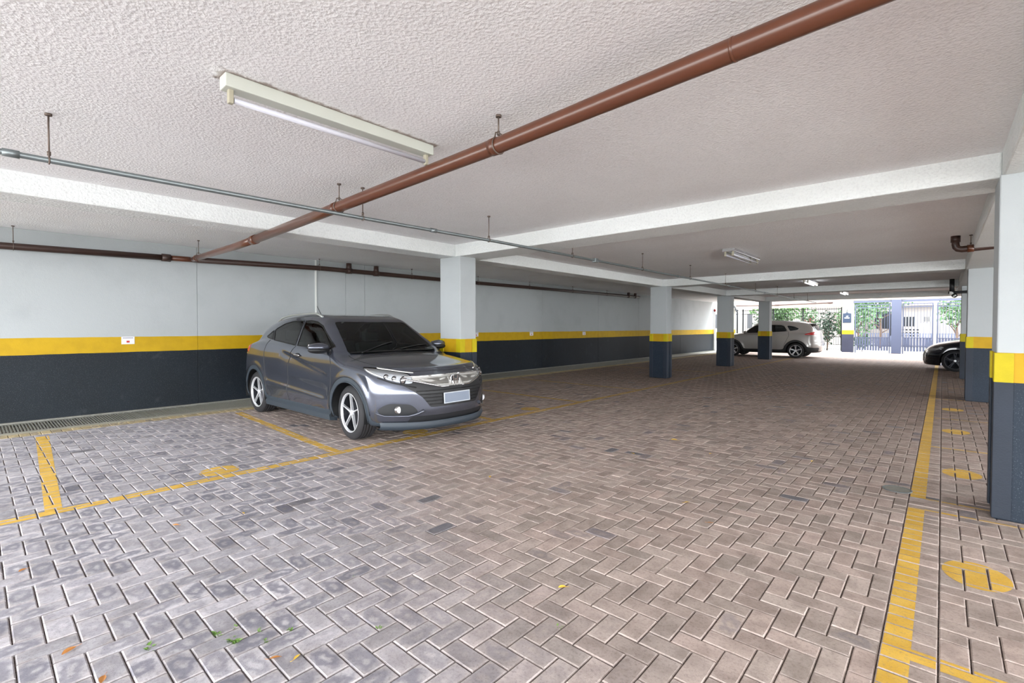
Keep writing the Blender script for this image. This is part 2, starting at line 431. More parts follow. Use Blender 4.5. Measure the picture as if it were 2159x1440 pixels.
# painted markings: cut by the joints so that every brick keeps its edges
def clip_poly(poly, b):
    for ax, lim, sg in ((0, b[0], 1), (0, b[1], -1), (1, b[2], 1), (1, b[3], -1)):
        outp = []
        for k in range(len(poly)):
            p, q = poly[k - 1], poly[k]
            dp, dq = (p[ax] - lim) * sg, (q[ax] - lim) * sg
            if dp >= 0: 
                outp.append(p)
                if dq < 0: t = dp / (dp - dq); outp.append((p[0] + (q[0] - p[0]) * t, p[1] + (q[1] - p[1]) * t))
            elif dq >= 0: t = dp / (dp - dq); outp.append((p[0] + (q[0] - p[0]) * t, p[1] + (q[1] - p[1]) * t))
        poly = outp
        if len(poly) < 3: return None
    return poly
def marking(name, poly, label, cat, group=None, tint=1.0, wear=0.):
    xs = [p[0] for p in poly]; ys = [p[1] for p in poly]
    cand = np.nonzero((B[:, 1] > min(xs)) & (B[:, 0] < max(xs)) & (B[:, 3] > min(ys)) & (B[:, 2] < max(ys)))[0]
    V = []; F = []; T = []; g = .0023 + .0042
    for i in cand:
        if rng.random() < wear: continue
        b = B[i, :4]; c = clip_poly(poly, (b[0] + g, b[1] - g, b[2] + g, b[3] - g))
        if not c: continue
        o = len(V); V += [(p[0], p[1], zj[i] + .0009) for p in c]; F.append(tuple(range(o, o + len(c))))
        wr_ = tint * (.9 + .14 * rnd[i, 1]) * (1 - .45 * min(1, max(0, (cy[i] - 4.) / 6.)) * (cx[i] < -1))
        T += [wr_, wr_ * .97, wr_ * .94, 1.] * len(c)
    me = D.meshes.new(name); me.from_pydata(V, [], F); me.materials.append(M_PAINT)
    a = me.attributes.new('tint', 'FLOAT_COLOR', 'POINT'); a.data.foreach_set('color', T)
    # keep normals up
    bm = bmesh.new(); bm.from_mesh(me)
    for f in bm.faces:
        if f.normal.z < 0: f.normal_flip()
    bm.to_mesh(me); bm.free()
    return link(name, me, None, label=label, category=cat, group=group)
rect = lambda a, b, c, d_: [(a, c), (b, c), (b, d_), (a, d_)]
marking('lane_line', rect(-4.865, -4.755, -.3, 24), 'long thin yellow line along the drive in front of the wall-side bays', 'floor line')
marking('lane_line', rect(XB + .002, -.080, 4.95, 24), 'broad yellow line beyond the gap, running down to the gate', 'floor line')
marking('lane_line', rect(XB + .002, -.080, -.3, 4.665), 'broad yellow line at the picture bottom, ahead of the gap', 'floor line')
bays = [(.335, .430, .50, .62, 'wide yellow bay line at the picture edge, meeting the drain'),
        (2.54, 2.65, 2.72, 2.83, 'yellow bay line running beside the grey SUV'),
        (4.98, 5.08, 5.05, 5.15, 'yellow bay line beyond the grey SUV'), (7.2, 7.3, 7.2, 7.3, 'faint yellow bay line, third beyond the grey SUV'), (9.45, 9.55, 9.45, 9.55, 'faint yellow bay line before the solitary column'), (14.6, 14.7, 14.6, 14.7, 'faint far yellow bay line behind the solitary column')]
for a, b, c, d_, lab in bays:
    if lab is None: pass
    else: marking('bay_line', [(-8.25, c), (-4.86, a), (-4.86, b), (-8.25, d_)], lab, 'floor line')
def disc(x, y, r, r2=None): return [(x + r * math.cos(t), y + (r2 or r) * math.sin(t)) for t in np.linspace(0, 2 * PI, 36, endpoint=False)]
for x, y, r, lab in ((-5.04, 1.53, .17, 'small yellow disc in the empty bay before the grey SUV'), (-5.04, 3.78, .17, 'yellow disc under the front bumper of the grey SUV'),
                 (-5.04, 6.1, .17, 'yellow disc on the floor beyond the grey SUV'),
                 (.155, 3.61, .175, 'large yellow disc beside the broad line, before the closest column'), (.150, 6.03, .17, 'yellow disc just past the gap in the broad line'),
                 (.145, 8.40, .17, 'yellow disc between two cross lines beyond the closest column'), (.140, 10.6, .17, 'small far yellow disc before the second column')):
    marking('floor_disc', disc(x, y, r * (.80 if x > 0 else .92), r * (1.06 if x > 0 else .96)), lab, 'floor marking')
for y, x1, lab in ((2.505, .78, 'yellow cross line at the picture bottom edge'), (4.640, .8, 'thin yellow cross line on the near side of the gap'), (4.935, .28, 'thin yellow cross line on the far side of the gap'),
               (7.17, .8, 'thin yellow cross line past the second disc'), (9.47, .9, 'thin yellow cross line before the second column'), (12.0, .33, 'faint cross line at the foot of the second column'), (14.24, .9, 'faint far cross line before the black car')):
    marking('cross_line', rect(-.08, x1, y, y + (.092 if y < 3 else .035)), lab, 'floor line')

# ------------------------------------------------------------------ drain along the wall
gut = thing('drain_channel', 'steel grated drain channel running along the foot of the wall', 'drain', (-9.3, 10, 0))
MB().box(-.47, .52, -11.6, 18.4, -.14, -.10).build('channel_bed', M_GUTTER, gut)
mb = MB(); mb.box(-.47, -.405, -11.6, 18.4, -.10, .004); mb.box(-.30, -.275, -11.6, 18.4, -.03, .000); mb.box(.46, .49, -11.6, 18.4, -.10, 0.)
mb.build('frame', M_GRATE, gut)
MB().bbox(.50, .635, -11.6, 18.4, -.10, -.001, .006).build('kerb', M_CONC, gut)
bar = MB().box(-.275, .46, -.007, .007, -.028, -.001)
me_bar = None
for k in range(285):
    if me_bar is None:
        o = bar.build('grate_bar', M_GRATE, gut, loc=(0, .1 - 10, 0)); me_bar = o.data
    else: link('grate_bar', me_bar, gut, (0, .1 - 10 + k * .0315, 0))
mb = MB()
for k in range(285, 610): mb.box(-.275, .46, .1 - 10 + k * .0315 - .005, .1 - 10 + k * .0315 + .005, -.028, -.001)
for k in range(1, 50): mb.box(-.275, .46, .1 - 10 - k * .0315 - .005, .1 - 10 - k * .0315 + .005, -.028, -.001)
mb.build('grate_bars_far', M_GRATE, gut, kind='stuff')

# manhole
t = thing('drain_cover', 'small dark round drain cover beside the broad yellow line', 'drain cover', (-.262, 5.10, .0025))
MB().lathe([(.0, .0001), (.0, .085)], Matrix.Rotation(R(90), 4, 'X'), 28).build('lid', M_GRATE, t)
MB().lathe([(-.003, .084), (.002, .085), (.002, .098), (-.003, .1)], Matrix.Rotation(R(90), 4, 'X'), 28).build('rim', M_GALV, t)

# ------------------------------------------------------------------ pipes
def hanger(parent, x, y, ztop, zpipe, r, m=M_ROD, clamp=True, ax=(1, 0)):
    """threaded rod with a ceiling flange and a loop round the pipe"""
    h = MB().tube([(x, y, zpipe + r + .02), (x, y, ztop - .004)], .0045, 8)
    h.tube([(x, y, ztop - .012), (x, y, ztop)], .017, 12)
    ho = h.build('hanger_rod', m, parent)
    if clamp:
        c = MB(); n = 20
        # the loop lies in the plane across the pipe
        px, py = -ax[1], ax[0]
        pts = []
        for k in range(n):
            q = 2 * PI * k / n; rr = r + .004 + (.022 if abs(q - PI / 2) < .5 else 0)
            pts.append((x + px * rr * math.cos(q), y + py * rr * math.cos(q), zpipe + rr * math.sin(q)))
        c.tube(pts, .0042, 6, closed=True); c.tube([(x, y, zpipe + r + .012), (x, y, zpipe + r + .034)], .009, 8)
        c.build('pipe_clamp', m, ho)
    return ho
# the big branch across the drive
bp = thing('branch_pipe', 'thick glossy brown pipe crossing under the ceiling to the wall', 'pipe', (0, 0, 0))
def bpt(x): # centre line as a function of x
    xs = [2.2, -.12, -1.95, -3.90, -5.95, -6.6, -9.42]; ys = [1.80, 1.965, 2.067, 2.13, 2.185, 2.21, 2.50]; zs = [2.462, 2.436, 2.411, 2.386, 2.352, 2.352, 2.488]
    return (x, float(np.interp(-x, [-a for a in xs], ys)), float(np.interp(-x, [-a for a in xs], zs)))
RB = .046
MB().tube([bpt(2.2), bpt(-.12), bpt(-1.95), bpt(-3.9), bpt(-5.95)], RB, 24).build('pipe_run', M_PIPE, bp)
MB().tube([bpt(-5.9), bpt(-6.3), bpt(-6.6), bpt(-8), bpt(-9.42)], .043, 20).build('pipe_run', M_PIPE, bp)
for x, ln, rr in ((-.62, .012, .0475), (-1.98, .05, .0495), (-3.97, .06, .0495), (-5.93, .12, .052), (-9.1, .12, .05)):
    MB().tube([bpt(x + ln / 2), bpt(x - ln / 2)], rr, 24).build('coupling', M_PIPE, bp)
for x in (-1.95, -3.90, -8.95):
    p = bpt(x); hanger(bp, p[0], p[1], ZS if x > -5.8 else ZL, p[2], RB, ax=(1, -.05))
# wall pipe
wp = thing('wall_pipe', 'long dark brown pipe hung along the top of the wall', 'pipe', (0, 0, 0))
XP = -9.55
wz = lambda y: float(np.interp(y, [-4.4, .27, 2.5, 4.8, 9, 12, 19, 21], [2.44, 2.452, 2.492, 2.552, 2.552, 2.570, 2.598, 2.60]))
MB().tube([(XP, y, wz(y)) for y in (-4.4, .27, 2.2)], .048, 20).build('pipe_run', M_PIPE_DK, wp)
MB().tube([(XP, y, wz(y)) for y in (2.6, 4.4, 4.8, 9, 12, 18.75)], .048, 20).build('pipe_run', M_PIPE_DK, wp)
MB().tube([(XP, y, wz(y)) for y in (2.15, 2.7)], .045, 20).build('wye_fitting', M_PIPE, wp)
for y in (2.15, 5.43, 6.10, 17.83, 18.4):
    MB().tube([(XP, y - .06, wz(y)), (XP, y + .06, wz(y))], .062, 20).build('coupling', M_PIPE_DK, wp)
for y in (5.43, 6.10, 17.83, 18.4): MB().tube([(XP, y, wz(y)), (XP, y, wz(y) + .16)], .055, 16).build('riser', M_PIPE_DK, wp)
for y in (.40, 4.77, 7.08, 9.3, 11.52, 13.85, 16.12): hanger(wp, XP, y, ZL, wz(y), .048, ax=(0, 1))
# galvanised conduit
cd = thing('conduit', 'thin grey galvanised conduit hung from rods along the drive', 'conduit', (0, 0, 0))
cpt = lambda y: (float(np.interp(y, [-4.4, .2, 2.4, 4, 22.5], [-3.885, -3.885, -3.855, -3.785, -3.77])), y, 2.316)
MB().tube([cpt(y) for y in (-4.4, .2, 2.4, 4, 9, 22.4)], .0165, 14).build('conduit_run', M_GALV, cd)
for y in (.16, 3.10, 6.06, 9.0, 12.0, 15.0): MB().tube([cpt(y - .035), cpt(y + .035)], .022, 14).build('coupling', M_GALV, cd)
MB().bbox(cpt(6.06)[0] - .03, cpt(6.06)[0] + .03, 6.02, 6.10, 2.286, 2.346, .006).build('junction_box', M_GALV, cd)
for y in (.315, 2.33, 3.86, 5.48, 7.54, 9.6, 11.7, 14.1, 16.4, 18.6, 20.8):
    p = cpt(y); zt = ZS if not (4.87 < y < 5.38 or 12.1 < y < 12.6) else ZB
    hanger(cd, p[0], p[1], zt, p[2], .0165, ax=(0, 1))
# pale surface conduit on the wall behind the SUV roof
MB().bbox(XW, XW + .02, 4.775, 4.812, 1.19, ZL, .004).build('trim_1', M_WHITE, kind='structure')

t = thing('standpipe', 'white standpipe with a small red valve at the far end of the long wall', 'pipe', (XW + .07, 28.2, 0))
MB().tube([(0, 0, 0), (0, 0, 2.5)], .04, 10).build('pipe_run', M_WHITE, t); MB().ell((.03, -.05, 2.28), (.07, .06, .08), 10, 8).build('valve', simple('valve_red', (130, 30, 34), .4), t)
# pipe with trap beside the second column, black fittings beyond
t = thing('elbow_pipe', 'brown elbow pipe dropping from the ceiling behind the closest column', 'pipe', (0, 0, 0))
pts = [(.118, 8.95, ZS), (.118, 8.95, 2.47), (.125, 8.95, 2.435), (.145, 8.95, 2.41), (.18, 8.95, 2.40), (.9, 8.95, 2.425)]
MB().tube(pts, .042, 18).build('pipe_run', M_PIPE_DK, t)
MB().tube([(.118, 8.95, ZS), (.118, 8.95, 2.50)], .052, 18).build('socket', M_PIPE_DK, t)
MB().tube([(.235, 8.95, 2.402), (.30, 8.95, 2.405)], .05, 18).build('coupling', M_PIPE, t)
hanger(t, .27, 8.95, ZS, 2.405, .042, ax=(1, 0))
t = thing('black_fitting', 'black pipe fitting with white bands at the far beam', 'pipe', (.19, 17.0, 0))
MB().tube([(-.02, -.1, 2.585), (-.02, -.1, 2.25)], .05, 14).build('downpipe', M_BLACK, t)
MB().tube([(-.03, -.1, 2.262), (-.032, -.1, 2.19)], .051, 14).build('band', M_WHITE, t)
MB().tube([(-.09, -.1, 2.235), (.30, -.1, 2.24)], .035, 14).build('cross_pipe', M_BLACK, t)
MB().ell((.03, -.12, 2.155), (.06, .05, .055)).build('cap', M_BLACK, t)
MB().tube([(.0, -.175, 2.125), (.06, -.175, 2.165)], .02, 8).build('band', M_WHITE, t)

# ------------------------------------------------------------------ fluorescent fixtures
def fixture(x, y0, y1, zc, label, wd=.085, on=False, double=False, hgt=.066):
    t = thing('strip_light', label, 'ceiling light', (x, y0, zc))
    L = y1 - y0
    MB().bbox(-wd / 2, wd / 2, 0, L, -hgt, 0, .005).build('housing', M_FIXT if not double else M_FIXT_ALU, t)
    for s in ((0,) if not double else (-wd * .3, wd * .3)):
        MB().tube([(s, .05, -hgt - .045), (s, L - .05, -hgt - .045)], .014, 12).build('tube', M_TUBE_ON if on else M_TUBE, t)
        for yy in (.035, L - .035):
            so = MB().bbox(s - .014, s + .014, yy - .012, yy + .012, -hgt - .066, -hgt + .002, .004)
            so.build('lamp_holder', M_SOCKET, t)
    return t
fixture(-2.643, .835, 2.115, ZS, 'old white single tube strip light on the ceiling above the empty bays')
fixture(-2.53, 7.95, 9.35, ZS, 'twin tube strip light with bright reflector, in the second ceiling bay', .19, False, True, .05)
fixture(-2.62, 14.2, 15.5, ZS, 'lit far strip light in the third ceiling bay', .14, True, True, .05)
fixture(-2.55, 19.4, 20.7, ZS, 'lit farthest strip light before the open drive', .14, True, True, .05)

# ------------------------------------------------------------------ bay number plates on the wall stripe
for y, z, lab, wd in ((1.673, 1.131, 'small white notice on the yellow stripe above the empty bay', .168), (9.44, 1.136, 'small white notice beside the column beyond the grey SUV', .16),
               (11.88, 1.13, 'small white notice on the stripe midway between two columns', .17), (14.9, 1.11, 'small white notice on the stripe before the solitary column', .19)):
    t = thing('bay_notice', lab, 'sign', (XW + .0, y, z))
    MB().bbox(.0005, .006, -wd / 2, wd / 2, -.06, .06, .0015).build('plate', M_PAPER, t)
    MB().box(.006, .0066, -wd * .4, wd * .4, .034, .044).build('print_line', M_GREYINK, t)
    MB().box(.006, .0066, -.02, .02, -.035, -.004).build('print_mark', M_RED, t)

# ------------------------------------------------------------------ cars
def m_carpaint(name, col, flake=.5, rough=.28, metal=.75):
    n = N(name); v = n.new('ShaderNodeTexVoronoi'); v.inputs['Scale'].default_value = 900; n.link(n.pos(), v.inputs['Vector'])
    c = srgb(*col); hi = tuple(min(1, x * 1.5) for x in c[:3]) + (1,)
    n.val(n.b.inputs['Base Color'], n.mix(n.math('MULTIPLY', v.outputs['Distance'], flake), c, hi))
    n.b.inputs['Metallic'].default_value = metal; n.b.inputs['Roughness'].default_value = rough
    n.b.inputs['Coat Weight'].default_value = 1.0; n.b.inputs['Coat Roughness'].default_value = .03
    return n.m
def m_glass(name, tint, refl=.9, rough=.0):
    m = D.materials.new(name); m.use_nodes = True; t = m.node_tree; t.nodes.clear()
    o = t.nodes.new('ShaderNodeOutputMaterial'); tr = t.nodes.new('ShaderNodeBsdfTransparent'); gl = t.nodes.new('ShaderNodeBsdfGlossy')
    fr = t.nodes.new('ShaderNodeFresnel'); fr.inputs[0].default_value = 1.5; mx = t.nodes.new('ShaderNodeMixShader')
    tr.inputs[0].default_value = (*tint, 1); gl.inputs['Roughness'].default_value = .02; gl.inputs['Color'].default_value = (refl, refl, refl, 1)
    t.links.new(fr.outputs[0], mx.inputs[0]); t.links.new(tr.outputs[0], mx.inputs[1]); t.links.new(gl.outputs[0], mx.inputs[2]); t.links.new(mx.outputs[0], o.inputs[0])
    return m
M_CARGREY = m_carpaint('car_paint_grey', (88, 92, 104), .5, .22)
M_CARWHITE = m_carpaint('car_paint_silver_white', (158, 155, 152), .2, .3, .35)
M_CARBLACK = m_carpaint('car_paint_black', (14, 17, 28), .3, .2, .3)
M_CLAD = simple('cladding_slate', (50, 59, 68), .55, 0, .12, 8)
M_CLADB = simple('cladding_black', (24, 26, 30), .6, 0, .12, 8)
M_GLASS = m_glass('car_glass_tinted', (.16, .20, .19)); M_WIND = m_glass('windscreen_glass', (.36, .48, .43)); M_LENS = m_glass('lamp_lens', (.93, .95, .96))
M_GLASSD = m_glass('car_glass_dark', (.05, .06, .07))
M_CHROME = simple('chrome', (222, 222, 224), .08, 1., .04, 5)
M_BRIGHT = simple('bright_chrome', (222, 222, 218), .16, .55, .05, 9, coat=.6)
M_INSET = simple('brushed_inset', (142, 140, 136), .3, .6, .1, 9)
M_REFL = simple('lamp_reflector', (246, 247, 250), .35, .05, .2, 14)
M_TIRE = simple('tyre_rubber', (40, 40, 43), .7, 0, .2, 30)
M_RIM = simple('machined_alloy', (226, 228, 232), .3, .45, .05, 9)
M_RIMD = simple('rim_dark', (44, 46, 52), .4, .4, .1, 9)
M_INT = simple('interior_dark', (44, 46, 48), .8, 0, .2, 8)
M_SEAT = simple('seat_fabric', (84, 88, 86), .85, 0, .2, 18)
M_PLATE = simple('plate_grey', (128, 138, 154), .5, .1, .08, 5)
M_PLATEF = simple('plate_frame', (190, 196, 204), .4, .3, .05, 5)
M_REDL = simple('tail_lamp_red', (186, 24, 26), .15, 0, .2, 20, coat=1)
M_ORANGE = simple('reflector_orange', (228, 96, 50), .3, 0, .2, 20, coat=1)
M_RAIL = simple('roof_rail_silver', (176, 180, 176), .35, .6, .06, 9)
M_TRIMB = simple('rubber_trim', (18, 19, 21), .5, 0, .1, 20)

def tab(xs, ys, n=1200):
    """monotone cubic table"""
    xs = np.array(xs, float); ys = np.array(ys, float); h = np.diff(xs); dl = np.diff(ys) / h
    m = np.zeros(len(xs)); m[0], m[-1] = dl[0], dl[-1]
    for i in range(1, len(xs) - 1):
        if dl[i - 1] * dl[i] > 0:
            w1, w2 = 2 * h[i] + h[i - 1], h[i] + 2 * h[i - 1]; m[i] = (w1 + w2) / (w1 / dl[i - 1] + w2 / dl[i])
    X = np.linspace(xs[0], xs[-1], n); k = np.clip(np.searchsorted(xs, X) - 1, 0, len(h) - 1); t = (X - xs[k]) / h[k]
    Y = (2 * t**3 - 3 * t**2 + 1) * ys[k] + (t**3 - 2 * t**2 + t) * h[k] * m[k] + (-2 * t**3 + 3 * t**2) * ys[k + 1] + (t**3 - t**2) * h[k] * m[k + 1]
    return lambda x: np.interp(x, X, Y)
def smax(a, b, k): h = np.maximum(k - np.abs(a - b), 0) / k; return np.maximum(a, b) + h * h * k * .25
def smin(a, b, k): return -smax(-a, -b, k)
def sst(x, a, b): t = np.clip((x - a) / (b - a), 0, 1); return t * t * (3 - 2 * t)
def inpoly(px, py, poly):
    c = np.zeros(px.shape, bool); n = len(poly)
    for i in range(n):
        x1, y1 = poly[i - 1]; x2, y2 = poly[i]
        if y1 == y2: continue
        c ^= ((y1 > py) != (y2 > py)) & (px < (x2 - x1) * (py - y1) / (y2 - y1) + x1)
    return c
class Car:
    def __init__(s, cfg):
        s.c = cfg; s.top = tab(*cfg['low']); s.gt = tab(*cfg['gh']); s.wz = tab(*cfg['wz']); s.fz = tab(*cfg['front']); s.rz = tab(*cfg['rear']); s.gw = tab(*cfg['gw'])
    def F(s, x, y, z):
        c = s.c; ay = np.abs(y); W0 = c['W']; q = np.minimum(ay / W0, 1.1)
        top = s.top(x) - (c['crown'] * sst(x, .9, 1.3) + .015) * q ** 3
        W = s.wz(z) * (1 - c.get('waist', .0) * sst(np.abs(x), 1.2, 2.0))
        # flares over the wheels and sculpted doors
        for hx in (c['hb'], -c['hb']):
            r = np.hypot(x - hx, z - c['wr']); W = W + .016 * (1 - sst(r, c['ra'] + .05, c['ra'] + .16)) * sst(z, .2, .4)
        if 'crease' in c:
            (xa, za), (xb, zb_), am = c['crease']; zc = za + (x - xa) / (xb - xa) * (zb_ - za)
            g = sst(x, xa - .25, xa + .1) * (1 - sst(x, xb - .05, xb + .25)); W = W + am * g * (np.tanh((z - zc) / .018) - 1) * .5 * np.exp(-np.maximum(zc - z, 0) / .16)
            (xa, za), (xb, zb_), am = c['crease2']; zc = za + (x - xa) / (xb - xa) * (zb_ - za)
            g = sst(x, xa - .1, xa + .1) * (1 - sst(x, xb - .1, xb + .1)); W = W + am * g * np.where(z < zc, np.exp(-((z - zc) / .10) ** 2), np.exp(-((z - zc) / .035) ** 2)) - am * .7 * g * np.exp(-((z - zc - .13) / .08) ** 2)
        xf = s.fz(z) - c['fr'] * q ** c['fn']; xr = s.rz(z) + c['rr'] * q ** c['rn']
        low = smax(smax(z - top, ay - W, .07), smax((x - xf) * .9, (xr - x) * .9, .02), .05); low = smax(low, c['zb'] - z, .05)
        xe = x + c['wsc'] * (ay / .7) ** 2 * sst(x, 0, .8) - c['rsc'] * (ay / .7) ** 2 * sst(-x, .3, 1.5)
        side = ay - (s.gw(x) - c['tum'] * np.maximum(z - 1.1, -.03) - .10 * np.maximum(z - 1.32, 0) ** 1.2)
        gh = smax((z - s.gt(xe)) * .8, side * .92, c.get('ghk', .09)); gh = smax(gh, .7 - z, .02); gh = smax(gh, smax(x - xf + .05, xr - x, .02), .03)
        return smin(low, gh, .025)
    def cast(s, o, d, tmax=1.7, n=34, inside=True):
        """march to the first sign change, then bisect"""
        sg = 1. if inside else -1.; st = tmax / n; lo = np.zeros(len(o)); act = np.arange(len(o))
        for k in range(1, n + 1):
            if not len(act): break
            t = k * st; p = o[act] + d[act] * t; f = s.F(p[:, 0], p[:, 1], p[:, 2]) * sg
            lo[act[f < 0]] = t; act = act[f < 0]
        hi = lo + st
        for _ in range(9):
            m = (lo + hi) / 2; p = o + d * m[:, None]; f = s.F(p[:, 0], p[:, 1], p[:, 2]) * sg
            lo = np.where(f < 0, m, lo); hi = np.where(f < 0, hi, m)
        return o + d * ((lo + hi) / 2)[:, None]
    def surf(s, res):
        c = s.c; nt_ = int(5.3 / res); th = np.linspace(0, 2 * PI, nt_, endpoint=False); x1, x0 = c['caps']; zc = .72
        secs = [('m', x) for x in np.linspace(x0, x1, int((x1 - x0) / res))]
        nph = int(1.25 / res); ph = np.linspace(0, PI / 2, nph + 1)[1:]
        secs = [('r', p) for p in ph[::-1][0:]] + secs + [('f', p) for p in ph]
        O = np.zeros((len(secs), nt_, 3)); Dr = np.zeros_like(O)
        for i, (k, v_) in enumerate(secs):
            O[i, :, 2] = zc; sy, cz = np.sin(th), np.cos(th)
            if k == 'm': O[i, :, 0] = v_; Dr[i, :, 1] = sy; Dr[i, :, 2] = cz
            else:
                sg = 1 if k == 'f' else -1; O[i, :, 0] = x1 if k == 'f' else x0
                v2 = min(v_, PI / 2 - .004)
                Dr[i, :, 0] = sg * math.sin(v2); Dr[i, :, 1] = sy * math.cos(v2); Dr[i, :, 2] = cz * math.cos(v2)
        P = s.cast(O.reshape(-1, 3), Dr.reshape(-1, 3)).reshape(len(secs), nt_, 3)
        return P
    def side_y(s, x, z):
        x = np.atleast_1d(np.array(x, float)); z = np.atleast_1d(np.array(z, float)); o = np.stack([x, 0 * x + 1.15, z], 1); d = np.tile([0, -1., 0], (len(x), 1))
        return s.cast(o, d, inside=False, n=50)[:, 1]
    def front_x(s, y, z, sg=1):
        y = np.atleast_1d(np.array(y, float)); z = np.atleast_1d(np.array(z, float)) + 0 * y; o = np.stack([0 * y + sg * 2.7, y, z], 1); d = np.tile([-sg * 1., 0, 0], (len(y), 1))
        return s.cast(o, d, inside=False, n=60)[:, 0]
    def top_z(s, x, y):
        x = np.atleast_1d(np.array(x, float)); y = np.atleast_1d(np.array(y, float)) + 0 * x; o = np.stack([x, y, 0 * x + 2.0], 1); d = np.tile([0, 0, -1.], (len(x), 1))
        return s.cast(o, d, inside=False, n=60)[:, 2]
def dens(pts, step=.03, closed=False):
    out = []; P = list(pts) + ([pts[0]] if closed else [])
    for a, b in zip(P[:-1], P[1:]):
        n = max(1, int(math.dist(a, b) / step))
        out += [(a[0] + (b[0] - a[0]) * k / n, a[1] + (b[1] - a[1]) * k / n) for k in range(n)]
    if not closed: out.append(P[-1])
    return np.array(out)

def make_wheel(parent, x, y, sg, r, c, steer=0.):
    w = link('wheel', None, parent, (x, y, r)); w.rotation_euler.z = steer
    S = Matrix.Diagonal((1, sg, 1, 1)); rr = c.get('rim', .225); wd = c.get('tw', .2)
    prof = [(-wd + .01, rr - .004), (-wd, rr + .03), (-wd + .004, r - .03), (-wd + .03, r - .004)]
    for g in (-.155, -.12, -.08, -.045): prof += [(g - .006, r), (g - .004, r - .009), (g + .004, r - .009), (g + .006, r)]
    prof += [(-.03, r - .002), (-.008, r - .022), (.0, r - .055), (.002, rr + .03), (-.004, rr + .006), (-.012, rr - .004)]
    MB().lathe(prof, S, 56).build('tyre', M_TIRE, w)
    RM = c.get('rimmat', M_RIM)
    MB().lathe([(-.010, rr + .004), (-.004, rr + .004), (-.003, rr - .004), (-.012, rr - .010), (-.03, rr - .014)], S, 48).build('rim_lip', RM, w)
    MB().lathe([(-.03, rr - .014), (-.10, rr - .025), (-.16, rr - .03), (-.165, .01)], S, 40).build('rim_barrel', M_RIMD, w)
    MB().lathe([(-.09, .001), (-.09, .13), (-.1, .135), (-.1, .06)], S, 32).build('brake_disc', M_RIMD, w)
    ns = c.get('spokes', 5)
    for k in range(ns):
        q = 2 * PI * k / ns + .3; mb = MB()
        for dq, hw in (c.get('spk', ((.0, .017),))):
            pts = []
            ca, sa = math.cos(q), math.sin(q)
            for t_, (rad, h, off) in enumerate(((.03, .028, 0), (.10, .017, dq * .35), (rr - .06, .011, dq), (rr - .012, .014, dq * 1.15))):
                for e in (-1, 1):
                    a_ = off + e * (h * hw / .017)
                    pts.append((rad * ca - a_ * sa, rad * sa + a_ * ca))
            dy = (-.028, -.020, -.012, -.010)
            V = []
            for i in range(4):
                for e in (0, 1):
                    px, pz = pts[2 * i + e]
                    V += [(px, sg * dy[i], pz), (px * 1.0, sg * (dy[i] - .03), pz)]
            Fc = []
            for i in range(3):
                a0 = 4 * i; b0 = 4 * (i + 1)
                Fc += [(a0, a0 + 2, b0 + 2, b0), (a0 + 1, b0 + 1, b0 + 3, a0 + 3), (a0, b0, b0 + 1, a0 + 1), (a0 + 2, a0 + 3, b0 + 3, b0 + 2)]
            mb.add(V, Fc)
        mb.build('spoke', RM, w)
    MB().lathe([(-.022, .0005), (-.020, .022), (-.026, .036), (-.05, .04)], S, 24).build('centre_cap', M_RIM, w)
    return w

